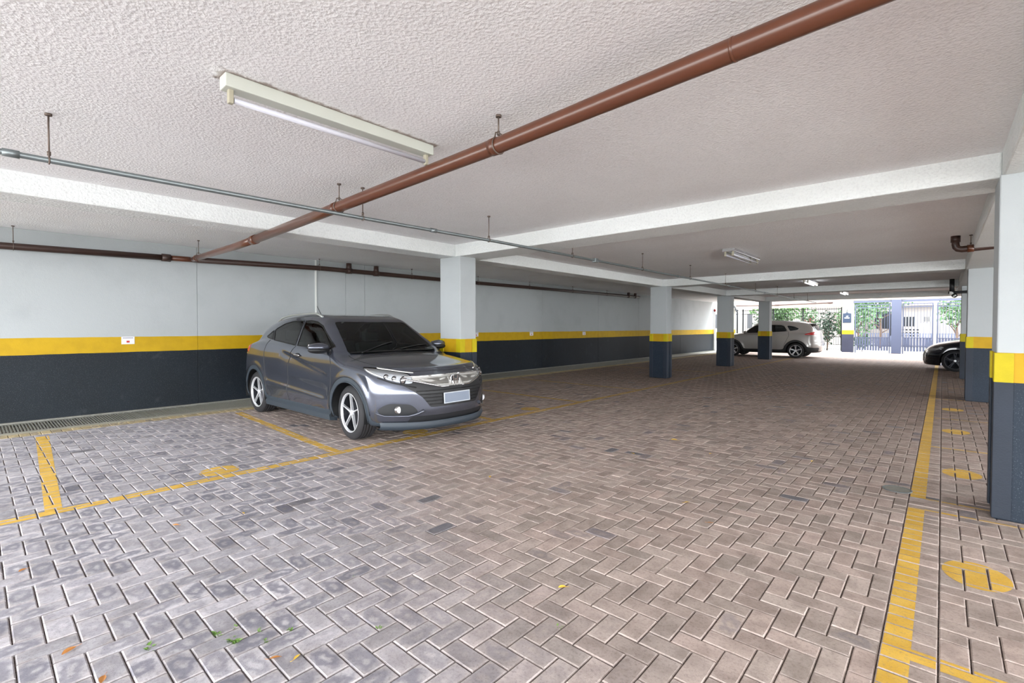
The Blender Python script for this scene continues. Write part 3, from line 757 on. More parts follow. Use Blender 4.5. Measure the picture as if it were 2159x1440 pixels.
def make_car(cfg, label, loc, rotz=0, res=.013, scale=(1, 1, 1)):
    C = Car(cfg); root = thing('car', label, 'car', loc, rotz); root.scale = scale
    P = C.surf(res); ns, nt_ = P.shape[:2]; V = P.reshape(-1, 3)
    i, j = np.meshgrid(np.arange(ns - 1), np.arange(nt_), indexing='ij'); j2 = (j + 1) % nt_
    Q = np.stack([i * nt_ + j, (i + 1) * nt_ + j, (i + 1) * nt_ + j2, i * nt_ + j2], -1).reshape(-1, 4)
    c = V[Q].mean(1); d1 = V[Q[:, 2]] - V[Q[:, 0]]; d2 = V[Q[:, 3]] - V[Q[:, 1]]; nn = np.cross(d1, d2); nn /= np.linalg.norm(nn, axis=1)[:, None] + 1e-12
    if (nn * (c - [0, 0, .72])).sum() < 0: nn = -nn; Q = Q[:, ::-1]
    x, y, z = c.T; ay = np.abs(y); lab = np.full(len(c), -1)
    hb, wr, ra = cfg['hb'], cfg['wr'], cfg['ra']
    zones = cfg['zones'](C, x, y, z, nn)
    for k, (name, mat, mask) in enumerate(zones): lab[(lab == -1) & mask] = k
    rmin = np.minimum(np.hypot(x - hb, z - wr), np.hypot(x + hb, z - wr))
    lab[(rmin < ra) & (ay > .55)] = -9
    # even out the staircase where two zones meet: relax the border lines over the surface
    fid = np.arange(len(Q)).reshape(ns - 1, nt_); Lg = lab.reshape(ns - 1, nt_); E_ = []
    a_, b_ = np.nonzero(Lg[1:] != Lg[:-1]); E_.append(np.stack([(a_ + 1) * nt_ + b_, (a_ + 1) * nt_ + (b_ + 1) % nt_], 1))
    a_, b_ = np.nonzero(Lg != np.roll(Lg, 1, 1)); E_.append(np.stack([a_ * nt_ + b_, (a_ + 1) * nt_ + b_], 1))
    E_ = np.concatenate(E_); deg = np.bincount(E_.ravel(), minlength=len(V)); free = np.nonzero(deg == 2)[0]
    V0 = V.copy()
    for _ in range(26):
        acc = np.zeros_like(V); np.add.at(acc, E_[:, 0], V[E_[:, 1]]); np.add.at(acc, E_[:, 1], V[E_[:, 0]])
        V = V.copy(); V[free] = .5 * V[free] + .25 * acc[free]
    mv = V - V0; ln = np.linalg.norm(mv, axis=1); V = V0 + mv * np.minimum(1, 1.6 * res / np.maximum(ln, 1e-9))[:, None]
    nv = np.zeros((len(V), 3))
    for a in range(4): np.add.at(nv, Q[:, a], nn)
    nv /= np.linalg.norm(nv, axis=1)[:, None] + 1e-9
    def emit(sel, name, mat, off=0.):
        q = Q[sel]
        if not len(q): return None
        u_, inv = np.unique(q, return_inverse=True); inv = inv.reshape(q.shape)
        me = D.meshes.new(name); me.from_pydata((V[u_] + nv[u_] * off).tolist(), [], inv.tolist()); me.materials.append(mat)
        me.polygons.foreach_set('use_smooth', [True] * len(q)); me.update(); return link(name, me, root)
    emit(lab == -1, 'body', cfg['paint'])
    for k, (name, mat, mask) in enumerate(zones):
        for sgn in ((-1, 1) if name in cfg['pair'] else (0,)):
            sel = (lab == k) & ((y * sgn > 0) if sgn else True)
            o = emit(sel, name, mat)
            if name == 'headlight' and o: 
                h = emit(sel, 'lamp_reflector', M_REFL, -.016); h.parent = o
                cfg['lampfn'](C, sgn, o)
    # wheel wells and wheels
    for hx in (hb, -hb):
        for sg in (-1, 1):
            yo = float(C.side_y([hx], [wr + ra + .03])[0]) - .012
            S = Matrix.Translation((hx, sg * yo, wr)) @ Matrix.Diagonal((1, sg, 1, 1))
            mb = MB(); V_ = []; n_ = 26
            for a_, r_ in ((0, ra + .006), (-.30, ra), (-.305, .02)):
                for k_ in range(n_): q_ = R(-14) + R(208) * k_ / (n_ - 1); V_.append(S @ Vector((r_ * math.cos(q_), a_, r_ * math.sin(q_))))
            mb.add(V_, [(a_ * n_ + k_, a_ * n_ + k_ + 1, a_ * n_ + n_ + k_ + 1, a_ * n_ + n_ + k_) for a_ in range(2) for k_ in range(n_ - 1)], True); mb.build('wheel_well', M_TRIMB, root)
            make_wheel(root, hx, sg * (cfg['W'] - .022), sg, wr, cfg, cfg.get('steer', 0) if hx > 0 else 0)
    # draped lines
    for kind, name, mat, rad, pts, closed in cfg['lines']:
        for sg in (-1, 1):
            dd = dens(pts, .03, closed)
            if kind == 'side':
                yy = C.side_y(dd[:, 0], dd[:, 1]); L = [(a, sg * b, e) for a, b, e in zip(dd[:, 0], yy, dd[:, 1])]
            elif kind == 'front':
                xx = C.front_x(dd[:, 0], dd[:, 1]); L = [(b, sg * a, e) for a, b, e in zip(dd[:, 0], xx, dd[:, 1])]
            else:
                zz = C.top_z(dd[:, 0], dd[:, 1]); L = [(a, sg * b, e) for a, b, e in zip(dd[:, 0], dd[:, 1], zz)]
            MB().tube(L, rad, 6, closed=closed).build(name, mat, root)
    cfg['extra'](C, root)
    return root

def polyzone(poly): return lambda a, b: inpoly(a, b, poly)
def cabin(root, C, zf=.55, dash=.95, col=M_SEAT):
    """dark tub, dashboard, front seats, rear bench and steering wheel"""
    MB().bbox(-1.9, 1.35, -.76, .76, .28, .34, .02).build('cabin_floor', M_INT, root)
    MB().prism([(dash + .30, .97), (dash, 1.02), (dash - .16, .98), (dash - .20, .80), (dash + .3, .60)], 1, -.70, .70).build('dashboard', M_INT, root)
    for sx_, w_ in ((.05, .50), (-.95, 1.25)):
        for sy in ((-.37, .37) if w_ < 1 else (0,)):
            s = link('seat', None, root, (sx_, sy, .0))
            MB().bbox(-.05, .50, -w_ / 2, w_ / 2, .42, .60, .05).build('seat_cushion', col, s)
            MB().prism([(-.02, .52), (.10, .52), (-.10, 1.14), (-.20, 1.12)], 1, -w_ / 2, w_ / 2).build('seat_back', col, s)
            for hy in ((0,) if w_ < 1 else (-.38, .38)): MB().bbox(-.22, -.11, hy - .13, hy + .13, 1.15, 1.33, .035).build('headrest', col, s)
    sw = MB(); M = Matrix.Translation((dash - .30, .37, .93)) @ Matrix.Rotation(R(-65), 4, 'Y')
    sw.tube([M @ Vector((.18 * math.cos(q), .18 * math.sin(q), 0)) for q in np.linspace(0, 2 * PI, 24, endpoint=False)], .014, 8, closed=True)
    sw.tube([M @ Vector((-.17, 0, 0)), M @ Vector((.17, 0, 0))], .016, 6); sw.build('steering_wheel', M_TRIMB, root)

# --- the grey SUV
WIN_F = [(-.035, 1.118), (-.135, 1.470), (.02, 1.475), (.22, 1.455), (.42, 1.40), (.92, 1.125), (.88, 1.09)]
WIN_R = [(-.095, 1.120), (-.195, 1.470), (-.52, 1.470), (-.78, 1.435), (-.98, 1.365), (-1.03, 1.33), (-.90, 1.182)]
WIN_Q = [(-.955, 1.190), (-1.075, 1.325), (-1.17, 1.275), (-1.245, 1.232), (-1.20, 1.215)]
def zones_suv(C, x, y, z, n):
    ay = np.abs(y); side = (np.abs(n[:, 1]) > .45) & (ay > .4); front = (n[:, 0] > .1)
    rm = np.minimum(np.hypot(x - 1.395, z - .333), np.hypot(x + 1.395, z - .333))
    hl_u = np.interp(x, [1.62, 1.75, 1.95, 2.10, 2.25], [.915, .905, .875, .845, .815]); hl_l = np.interp(x, [1.62, 1.75, 1.95, 2.10, 2.25], [.905, .855, .785, .735, .705])
    wsw = np.interp(z, [1.04, 1.47], [.70, .555])
    out = [
        ('window_glass_front', M_GLASS, side & inpoly(x, z, WIN_F) & (z > 1.0)),
        ('window_glass_rear', M_GLASS, side & inpoly(x, z, WIN_R)),
        ('quarter_glass', M_GLASSD, side & inpoly(x, z, WIN_Q)),
        ('windscreen', M_WIND, (x > .35) & (x < 1.25) & (z > 1.035) & (z < 1.455) & (ay < wsw) & (n[:, 0] > .2)),
        ('rear_glass', M_GLASSD, (x < -1.6) & (z > 1.10) & (z < 1.38) & (ay < np.interp(z, [1.1, 1.4], [.66, .56])) & (n[:, 0] < -.2)),
        ('tail_lamp', M_REDL, (x < -1.72) & (z > .97) & (z < 1.12) & (ay > .42)),
        ('headlight', M_LENS, (x > 1.62) & (z < hl_u) & (z > hl_l) & (ay > .52)),
        ('grille_bar', M_BRIGHT, front & (x > 1.9) & (ay < .62) & (z < .815 - .02 * ay) & (z > .675 + .10 * np.clip((ay - .22) / .38, 0, 1))),
        ('grille', M_BLACK, front & (x > 1.9) & (z > .44) & (z < .80) & (ay < np.interp(z, [.44, .56, .72, .82], [.36, .44, .64, .66]))),
        ('fog_recess', M_CLADB, (x > 1.85) & inpoly(ay, z, [(.47, .395), (.56, .485), (.75, .50), (.835, .415), (.79, .36), (.56, .36)])),
        ('lower_intake', M_CLADB, (x > 1.9) & (z > .255) & (z < .345) & (ay < .56)),
        ('cladding', M_CLAD, ((rm < C.c['ra'] + .062) & (ay > .6) & (z < .80)) | ((z < .315) & (np.abs(x) < 1.2)) | (z < .27)),
    ]
    return out
def lamp_suv(C, sg, o):
    if not sg: return
    for yy, zz, r in ((.595, .760, .044), (.672, .783, .027), (.73, .803, .027)):
        xx = float(C.front_x([yy], [zz])[0])
        MB().lathe([(0, r), (.008, r * .9), (.014, r * .6), (.017, .001)], Matrix.Translation((xx - .012, sg * yy, zz)) @ Matrix.Rotation(R(-90), 4, 'Z'), 20).build('projector', M_CHROME, o)
        MB().lathe([(0, r * 1.18), (.006, r * 1.18), (.008, r)], Matrix.Translation((xx - .014, sg * yy, zz)) @ Matrix.Rotation(R(-90), 4, 'Z'), 20).build('bezel', M_BLACK, o)
def extra_suv(C, root):
    cabin(root, C)
    # grille slats
    g = link('grille_slats', None, root)
    for zz in (.475, .515, .555, .595, .635):
        w_ = float(np.interp(zz, [.44, .72], [.34, .58])); yy = np.linspace(-w_, w_, 25); xx = C.front_x(yy, 0 * yy + zz)
        MB().tube([(a + .004, b, zz) for a, b in zip(xx, yy)], .007, 6).build('slat', M_TRIMB, g)
    # chrome wing under the bonnet with the square H badge
    for sg in (-1, 1):
        yy = np.linspace(.09, .62, 18); zz = .812 - .018 * yy; xx = C.front_x(yy, zz); MB().tube([(a + .003, sg * b, e) for a, b, e in zip(xx, yy, zz)], .010, 8).build('chrome_edge', M_CHROME, root)
        zz = .675 + .10 * np.clip((yy - .22) / .38, 0, 1); xx = C.front_x(yy, zz); MB().tube([(a + .006, sg * b, e) for a, b, e in zip(xx, yy, zz)], .011, 8).build('chrome_edge', M_CHROME, root)
        ins = [(.10, .70), (.10, .785), (.36, .778), (.46, .765), (.34, .712)]
        yy = dens(ins, .02, True); xx = C.front_x(yy[:, 0], yy[:, 1]); cen = (float(C.front_x([.25], [.742])[0]), .25, .742)
        V = [(a + .003, sg * p[0], p[1]) for a, p in zip(xx, yy)] + [(cen[0] + .004, sg * cen[1], cen[2])]
        MB().add(V, [(k, (k + 1) % len(yy), len(yy)) for k in range(len(yy))]).build('grille_inset', M_INSET, root)
    for sg in (-1, 1):
        for dz, rd, mt, nm in ((.004, .009, M_BRIGHT, 'chrome_wing'), (-.002, .008, M_REFL, 'daylight_strip')):
            xs = np.linspace(1.80 if dz > 0 else 1.72, 2.13, 22)
            zz = np.interp(xs, [1.62, 1.75, 1.95, 2.10, 2.25], [.915, .905, .875, .845, .815]) + .002 if dz > 0 else np.interp(xs, [1.62, 1.75, 1.95, 2.10, 2.25], [.905, .855, .785, .735, .705]) + .012
            yy = C.side_y(xs, zz); MB().tube([(a, sg * (b + (-.002 if dz > 0 else -.004)), e) for a, b, e in zip(xs, yy, zz)], rd, 6).build(nm, mt, root)
    xb = float(C.front_x([0], [.745])[0]) + .012
    em = link('badge', None, root, (xb, 0, .745))
    fr = [(-.062, -.050), (-.070, .030), (-.060, .052), (.060, .052), (.070, .030), (.062, -.050), (.045, -.060), (-.045, -.060)]
    MB().tube([(0, a, b) for a, b in fr], .0065, 8, closed=True).build('badge_frame', M_CHROME, em)
    mb = MB()
    for sg in (-1, 1): mb.prism([(sg * .030, -.052), (sg * .047, .046), (sg * .026, .046), (sg * .014, -.052)][::1], 0, -.006, .008)
    mb.prism([(-.024, -.012), (.024, -.012), (.028, .012), (-.028, .012)], 0, -.006, .008); mb.build('badge_letter', M_CHROME, em)
    MB().prism([(-.058, -.052), (-.064, .046), (.064, .046), (.058, -.052)], 0, -.010, -.004).build('badge_back', M_TRIMB, em)
    # licence plate, blank
    xp = float(C.front_x([.15], [.535])[0]) + .018
    pl = link('licence_plate', None, root, (xp, 0, .535)); pl.rotation_euler.y = R(-3)
    MB().bbox(-.006, .0, -.205, .205, -.066, .066, .003).build('plate_frame', M_PLATEF, pl); MB().box(0, .0018, -.192, .192, -.054, .054).build('plate_face', M_PLATE, pl)
    # fog lamps and the bright blade below them
    for sg in (-1, 1):
        xx = float(C.front_x([.655], [.425])[0]) - .004
        f = MB().lathe([(-.02, .05), (.004, .048), (.006, .040)], Matrix.Translation((xx, sg * .655, .425)) @ Matrix.Rotation(R(-90), 4, 'Z'), 24).build('fog_lamp', M_CHROME, root)
        MB().ell((xx, sg * .655, .425), (.012, .038, .038), 18, 10).build('fog_lens', M_REFL, f)
        pts = dens([(.835, .385), (.77, .352), (.57, .35), (.49, .375), (.43, .41)], .03); xs = C.front_x(pts[:, 0], pts[:, 1])
        MB().tube([(a + .004, sg * b[0], b[1]) for a, b in zip(xs, pts)], [.007 + .016 * (k / len(pts)) ** 2 for k in range(len(pts))], 8).build('bumper_blade', M_CARGREY, root)
    # lower lip, side skirts, mud spats
    yy = np.linspace(-.80, .80, 41); xx = C.front_x(yy, 0 * yy + .30)
    V = []; n_ = len(yy)
    for a, b in zip(xx, yy):
        V += [(a + .010, b, .275), (a + .028, b, .235), (a - .0, b, .185), (a - .12, b, .19)]
    Fc = [(4 * k + m_, 4 * k + m_ + 1, 4 * k + 5 + m_, 4 * k + 4 + m_) for k in range(n_ - 1) for m_ in range(3)]
    MB().add(V, Fc, True).build('front_lip', M_CLAD, root)
    MB().bbox(1.55, 2.0, -.62, .62, .14, .20, .02).build('under_tray', M_TRIMB, root)
    MB().bbox(-1.0, 1.0, -.74, .74, .175, .225, .02).build('underbody', M_TRIMB, root)
    for sg in (-1, 1):
        MB().prism([(.79, .175), (.885, .19), (.895, .26), (.84, .315), (.79, .30)], 0, -.97, .98).build('side_skirt', M_CLAD, root) if sg > 0 else MB().prism([(-.79, .175), (-.885, .19), (-.895, .26), (-.84, .315), (-.79, .30)], 0, -.97, .98).build('side_skirt', M_CLAD, root)
    # roof rails
    for sg in (-1, 1):
        xs = np.linspace(.22, -1.32, 26); yy = np.interp(xs, [-1.35, -.6, .25], [.545, .585, .585]); zz = C.top_z(xs, yy); up_ = np.interp(xs, [-1.32, -1.15, .05, .22], [.0, .034, .034, .0])
        MB().tube([(a, sg * b, e + h_) for a, b, e, h_ in zip(xs, yy, zz, up_)], .015, 8).build('roof_rail', M_RAIL, root)
    # aerial
    za = float(C.top_z([-.95], [0.])[0]); MB().ell((-.95, 0, za), (.05, .022, .02)).build('aerial_base', M_TRIMB, root)
    MB().tube([(-.94, 0, za + .01), (-1.13, 0, za + .20)], [.006, .003], 8).build('aerial', M_TRIMB, root)
    # mirrors
    for sg in (-1, 1):
        m = link('mirror', None, root, (.86, sg * .965, 1.10))
        Mx = Matrix.Rotation(R(-8 * sg), 3, 'Z')
        e = MB(); e.ell((0, 0, .022), (.095, .145, .058), 20, 12, Mx); e.build('mirror_shell', M_CARGREY, m)
        e = MB(); e.ell((.004, 0, -.014), (.098, .142, .046), 20, 12, Mx); e.build('mirror_base', M_TRIMB, m)
        MB().bbox(-.075, -.06, -.10, .10, -.03, .06, .006).build('mirror_glass', M_CHROME, m)
        MB().tube([(.02, -sg * .22, -.03), (.01, -sg * .10, -.02)], .028, 8).build('mirror_arm', M_TRIMB, m)
        # door handles
        yh = float(C.side_y([.08], [.985])[0]); h = MB(); h.ell((.07, sg * (yh + .018), .985), (.095, .014, .017), 16, 8); h.build('door_handle', M_CHROME, root)
        h = MB(); h.ell((.07, sg * (yh + .002), .985), (.075, .008, .032), 16, 8); h.build('handle_cup', M_TRIMB, root)
        h = MB(); yq = float(C.side_y([-.86], [1.29])[0]); h.ell((-1.00, sg * (yq - .01), 1.235), (.030, .010, .05), 12, 8); h.build('door_handle', M_TRIMB, root)
        # wipers
        xs = np.linspace(1.16, 1.02, 12); yw = np.linspace(.05, .60, 12) if sg > 0 else np.linspace(.55, .0, 12); zz = C.top_z(xs, sg * yw)
        MB().tube([(a, sg * b, e2 + .012) for a, b, e2 in zip(xs, yw, zz)], .007, 6).build('wiper', M_TRIMB, root)
    MB().bbox(.50, .56, -.11, .11, 1.30, 1.36, .015).build('inner_mirror', M_TRIMB, root)
    # cowl panel
    yy = np.linspace(-.68, .68, 24); xx = 1.20 - .10 * (yy / .7) ** 2; zz = C.top_z(xx, yy); V = []
    for a, b, e in zip(xx, yy, zz): V += [(a + .025, b, float(e) + .003), (a - .035, b, float(e) + .016)]
    MB().add(V, [(2 * k, 2 * k + 2, 2 * k + 3, 2 * k + 1) for k in range(23)], True).build('cowl', M_TRIMB, root)
SUV = dict(hb=1.395, wr=.333, ra=.380, W=.886, zb=.215, crown=.10, fr=.50, fn=2.7, rr=.42, rn=2.5, wsc=.10, rsc=.34, tum=.47, waist=.03, caps=(1.5, -1.5), rim=.238, tw=.235, paint=M_CARGREY,
    low=([-2.4, -2.2, -1.9, -1.3, -.6, .0, .8, 1.12, 1.5, 1.8, 2.02, 2.18, 2.30, 2.40], [.93, .99, 1.09, 1.185, 1.165, 1.12, 1.085, 1.055, 1.015, .965, .905, .845, .79, .74]),
    gh=([-2.5, -2.25, -2.1, -1.95, -1.80, -1.6, -1.2, -.6, -.1, .2, .42, .7, 1.0, 1.18, 1.4], [.80, .96, 1.07, 1.22, 1.36, 1.44, 1.51, 1.560, 1.572, 1.552, 1.508, 1.362, 1.175, 1.055, .90]),
    wz=([.0, .2, .3, .42, .58, .75, .88, .98, 1.08, 1.2, 1.4], [.80, .835, .862, .876, .884, .888, .886, .876, .852, .80, .70]),
    gw=([-2.5, -2.0, -1.5, -1.0, 0, .8, 1.2, 1.6], [.70, .76, .795, .825, .835, .82, .79, .74]),
    front=([.1, .22, .30, .42, .60, .70, .80, .88, 1.0, 1.6], [2.16, 2.26, 2.315, 2.345, 2.345, 2.325, 2.28, 2.20, 2.05, 1.4]),
    rear=([.1, .25, .35, .55, .8, 1.0, 1.15, 1.6], [-2.10, -2.17, -2.22, -2.26, -2.24, -2.21, -2.16, -1.9]),
    crease=((-.30, 1.0), (.75, .80), .034), crease2=((-1.0, .55), (.85, .43), .016),
    zones=zones_suv, lampfn=lamp_suv, extra=extra_suv, pair=('window_glass_front', 'window_glass_rear', 'quarter_glass', 'tail_lamp', 'headlight', 'fog_recess'),
    spokes=5, spk=((.0, .0085),), steer=R(-5),
    lines=[('side', 'arch_edge', M_TRIMB, .004, [(hx + .442 * math.cos(q), (.333) + .442 * math.sin(q)) for q in np.linspace(R(2), R(178), 40)], False) for hx in (1.395, -1.395)] + [('side', 'arch_lip', M_CLAD, .010, [(hx + .382 * math.cos(q), (.333) + .382 * math.sin(q)) for q in np.linspace(R(-12), R(192), 40)], False) for hx in (1.395, -1.395)] + [
           ('side', 'window_trim', M_TRIMB, .008, WIN_F, True), ('side', 'window_trim', M_TRIMB, .008, WIN_R, True), ('side', 'window_trim', M_TRIMB, .007, WIN_Q, True),
           ('side', 'door_seam', M_TRIMB, .0045, [(-.065, 1.11), (-.17, 1.0), (-.235, .86), (-.245, .42), (-.22, .32)], False),
           ('side', 'door_seam', M_TRIMB, .0045, [(.93, 1.06), (1.01, .90), (.985, .40), (.95, .32)], False),
           ('side', 'door_seam', M_TRIMB, .0045, [(-1.04, 1.18), (-1.07, 1.0), (-1.02, .72), (-.96, .55), (-.93, .34)], False),
           ('front', 'lamp_edge', M_TRIMB, .008, [(.50, .68), (.60, .705), (.70, .735), (.80, .79)], False),
           ('top', 'bonnet_seam', M_TRIMB, .0035, [(1.14, .715), (1.5, .735), (1.8, .70), (2.0, .62), (2.10, .50), (2.16, .3), (2.19, .0)], False)])
make_car(SUV, 'metallic grey compact SUV with black alloy wheels, parked nose-out in front of the wall', (-6.662, 3.845, 0), 0, .0125, (1, 1, .975))

# --- the white SUV by the fence
WB_F = [(-.02, 1.10), (-.06, 1.44), (.32, 1.41), (.80, 1.12), (.78, 1.07)]
WB_R = [(-.10, 1.10), (-.12, 1.44), (-.78, 1.42), (-.96, 1.16)]
WB_Q = [(-.90, 1.41), (-1.02, 1.40), (-1.22, 1.36), (-1.42, 1.26), (-1.30, 1.20), (-1.05, 1.16)]
def zones_w(C, x, y, z, n):
    ay = np.abs(y); side = (np.abs(n[:, 1]) > .4) & (ay > .4)
    rm = np.minimum(np.hypot(x - 1.285, z - .33), np.hypot(x + 1.285, z - .33))
    return [('window_glass_front', M_GLASSD, side & inpoly(x, z, WB_F)), ('window_glass_rear', M_GLASSD, side & inpoly(x, z, WB_R)), ('quarter_glass', M_GLASSD, side & inpoly(x, z, WB_Q)),
        ('windscreen', M_GLASS, (x > .3) & (x < 1.2) & (z > 1.05) & (z < 1.47) & (ay < np.interp(z, [1.05, 1.5], [.72, .56])) & (n[:, 0] > .2)),
        ('rear_glass', M_GLASSD, (x < -1.6) & (z > 1.20) & (z < 1.45) & (ay < .62) & (n[:, 0] < -.2)),
        ('tail_lamp', M_REDL, (x < -1.58) & (ay > .45) & (z > 1.0 + .12 * np.clip((-x - 1.58) / .3, 0, 1) * 0) & (z < np.interp(-x, [1.58, 1.9, 2.2], [1.03, 1.13, 1.15])) & (z > np.interp(-x, [1.58, 1.9, 2.2], [.99, .98, 1.0]))),
        ('headlight', M_LENS, (x > 1.7) & (z > .80) & (z < .88) & (ay > .42)),
        ('grille', M_BLACK, (x > 1.8) & (n[:, 0] > .3) & (z > .5) & (z < .78) & (ay < .5)),
        ('cladding', M_CLADB, ((rm < C.c['ra'] + .085) & (ay > .6) & (z < .83)) | ((z < .36) & (np.abs(x) < 1.2)) | (z < .30) | ((x < -1.55) & (z < .46) & (ay > .5)))]
def extra_w(C, root):
    for sg in (-1, 1):
        m = link('mirror', None, root, (.72, sg * .95, 1.10)); e = MB(); e.ell((0, 0, 0), (.08, .12, .07)); e.build('mirror_shell', M_CARWHITE, m)
        for xx in (.02, -.80):
            yh = float(C.side_y([xx], [.98])[0]); h = MB(); h.ell((xx - .06, sg * (yh + .014), 1.0), (.09, .013, .016), 12, 8); h.build('door_handle', M_CARWHITE, root)
        xs = np.linspace(.25, -1.40, 20); zz = C.top_z(xs, 0 * xs + .56); MB().tube([(a, sg * .56, e_ + .02) for a, e_ in zip(xs, zz)], .014, 6).build('roof_rail', M_RAIL, root)
    MB().bbox(-1.0, 1.0, -.74, .74, .20, .26, .02).build('underbody', M_TRIMB, root)
    MB().bbox(-2.02, -1.62, -.55, .55, 1.475, 1.50, .01).build('spoiler', M_CARWHITE, root)
WSUV = dict(hb=1.285, wr=.325, ra=.375, W=.89, zb=.24, crown=.08, fr=.45, fn=2.8, rr=.34, rn=2.8, wsc=.10, rsc=.16, tum=.42, waist=.02, caps=(1.4, -1.4), rim=.228, paint=M_CARWHITE,
    low=([-2.4, -2.15, -1.9, -1.3, -.6, .0, .8, 1.0, 1.5, 1.8, 2.02, 2.18, 2.40], [1.05, 1.12, 1.16, 1.15, 1.11, 1.09, 1.07, 1.06, 1.03, .99, .93, .86, .78]),
    gh=([-2.5, -2.2, -2.08, -1.95, -1.80, -1.6, -1.2, -.6, -.1, .25, .6, .9, 1.2], [.80, 1.05, 1.25, 1.42, 1.50, 1.545, 1.59, 1.62, 1.60, 1.53, 1.32, 1.10, .88]),
    wz=([.0, .2, .3, .42, .58, .75, .88, .98, 1.08, 1.2, 1.4], [.80, .85, .87, .885, .89, .888, .882, .872, .855, .81, .70]),
    gw=([-2.5, -2.0, -1.5, -1.0, 0, .8, 1.2, 1.6], [.74, .79, .81, .825, .83, .82, .79, .74]),
    front=([.1, .25, .42, .60, .80, .90, 1.0, 1.6], [2.0, 2.08, 2.14, 2.15, 2.12, 2.05, 1.95, 1.3]),
    rear=([.1, .25, .35, .55, .8, 1.0, 1.15, 1.6], [-2.0, -2.06, -2.14, -2.18, -2.14, -2.12, -2.08, -1.95]),
    zones=zones_w, lampfn=lambda C, s, o: None, extra=extra_w, pair=('window_glass_front', 'window_glass_rear', 'quarter_glass', 'tail_lamp', 'headlight'),
    spokes=5, spk=((.02, .012), (-.02, .012)),
    lines=[('side', 'window_trim', M_TRIMB, .008, WB_F, True), ('side', 'window_trim', M_TRIMB, .008, WB_R, True), ('side', 'window_trim', M_CHROME, .008, WB_Q, True),
           ('side', 'door_seam', M_TRIMB, .005, [(-.07, 1.08), (-.10, .95), (-.10, .36)], False), ('side', 'door_seam', M_TRIMB, .005, [(-1.0, 1.14), (-1.02, .95), (-.86, .60), (-.84, .36)], False)])
make_car(WSUV, 'silvery white SUV seen from its side behind two columns, tail towards the gate', (-5.99, 24.45, 0), PI, .022)

# --- the black hatchback, nose only
BK_F = [(.0, 1.02), (-.05, 1.30), (.35, 1.24), (.78, 1.0)]
BK_R = [(-.07, 1.02), (-.11, 1.30), (-.6, 1.28), (-.9, 1.08)]
def zones_b(C, x, y, z, n):
    ay = np.abs(y); side = (np.abs(n[:, 1]) > .4) & (ay > .4)
    return [('window_glass_front', M_GLASSD, side & inpoly(x, z, BK_F)), ('window_glass_rear', M_GLASSD, side & inpoly(x, z, BK_R)),
        ('windscreen', M_GLASS, (x > .2) & (x < 1.2) & (z > 1.0) & (z < 1.33) & (ay < np.interp(z, [1.0, 1.35], [.72, .54])) & (n[:, 0] > .2)),
        ('rear_glass', M_GLASSD, (x < -1.4) & (z > 1.05) & (z < 1.3) & (ay < .6) & (n[:, 0] < -.2)),
        ('headlight', M_LENS, (x > 1.52) & (ay > .45) & (z < np.interp(x, [1.52, 1.8, 2.1], [.735, .70, .64])) & (z > np.interp(x, [1.52, 1.8, 2.1], [.70, .61, .56]))),
        ('tail_lamp', M_REDL, (x < -1.8) & (z > .75) & (z < .88) & (ay > .4)),
        ('grille', M_BLACK, (x > 1.7) & (n[:, 0] > .3) & (z > .28) & (z < .58) & (ay < .4)),
        ('bumper_inlet', M_BLACK, (x > 1.7) & (n[:, 0] > .2) & (z > .22) & (z < .36) & (ay > .5) & (ay < .78))]
def extra_b(C, root):
    for sg in (-1, 1):
        m = link('mirror', None, root, (.66, sg * .93, .98)); e = MB(); e.ell((0, 0, 0), (.07, .11, .06)); e.build('mirror_shell', M_CARBLACK, m)
    MB().bbox(-1.0, 1.0, -.74, .74, .16, .2, .02).build('underbody', M_TRIMB, root)
BHB = dict(hb=1.29, wr=.32, ra=.358, W=.885, zb=.16, crown=.07, fr=.42, fn=2.6, rr=.30, rn=2.6, wsc=.10, rsc=.2, tum=.45, waist=.02, caps=(1.35, -1.35), rim=.235, rimmat=M_RIMD, paint=M_CARBLACK,
    low=([-2.3, -2.1, -1.9, -1.3, -.6, .0, .8, 1.0, 1.3, 1.6, 1.8, 1.95, 2.1, 2.3], [.85, .94, .99, 1.02, 1.02, 1.0, .985, .975, .93, .855, .78, .70, .60, .5]),
    gh=([-2.4, -2.0, -1.8, -1.5, -1.1, -.6, -.1, .2, .6, .95, 1.3], [.70, .97, 1.12, 1.26, 1.36, 1.40, 1.41, 1.37, 1.19, .99, .78]),
    wz=([.0, .15, .25, .42, .58, .75, .88, .98, 1.08, 1.2, 1.4], [.82, .86, .875, .882, .885, .88, .865, .84, .80, .75, .66]),
    gw=([-2.5, -2.0, -1.5, -1.0, 0, .8, 1.2, 1.6], [.66, .70, .76, .79, .79, .78, .76, .72]),
    front=([.05, .18, .30, .45, .55, .65, .75, .9, 1.4], [1.96, 2.02, 2.05, 2.05, 2.03, 1.98, 1.90, 1.7, 1.2]),
    rear=([.1, .25, .35, .55, .8, .95, 1.2], [-2.0, -2.06, -2.1, -2.12, -2.1, -2.05, -1.9]),
    zones=zones_b, lampfn=lambda C, s, o: None, extra=extra_b, pair=('window_glass_front', 'window_glass_rear', 'headlight', 'tail_lamp', 'bumper_inlet'),
    spokes=5, spk=((.02, .012), (-.02, .012)),
    lines=[('side', 'window_trim', M_TRIMB, .008, BK_F, True), ('side', 'window_trim', M_TRIMB, .008, BK_R, True), ('side', 'door_seam', M_TRIMB, .005, [(.80, .96), (.86, .8), (.84, .3)], False), ('side', 'door_seam', M_TRIMB, .005, [(-.06, .98), (-.1, .8), (-.1, .3)], False)])
make_car(BHB, 'black hatchback, its nose showing past the far columns', (1.59, 20.50, 0), PI, .022)

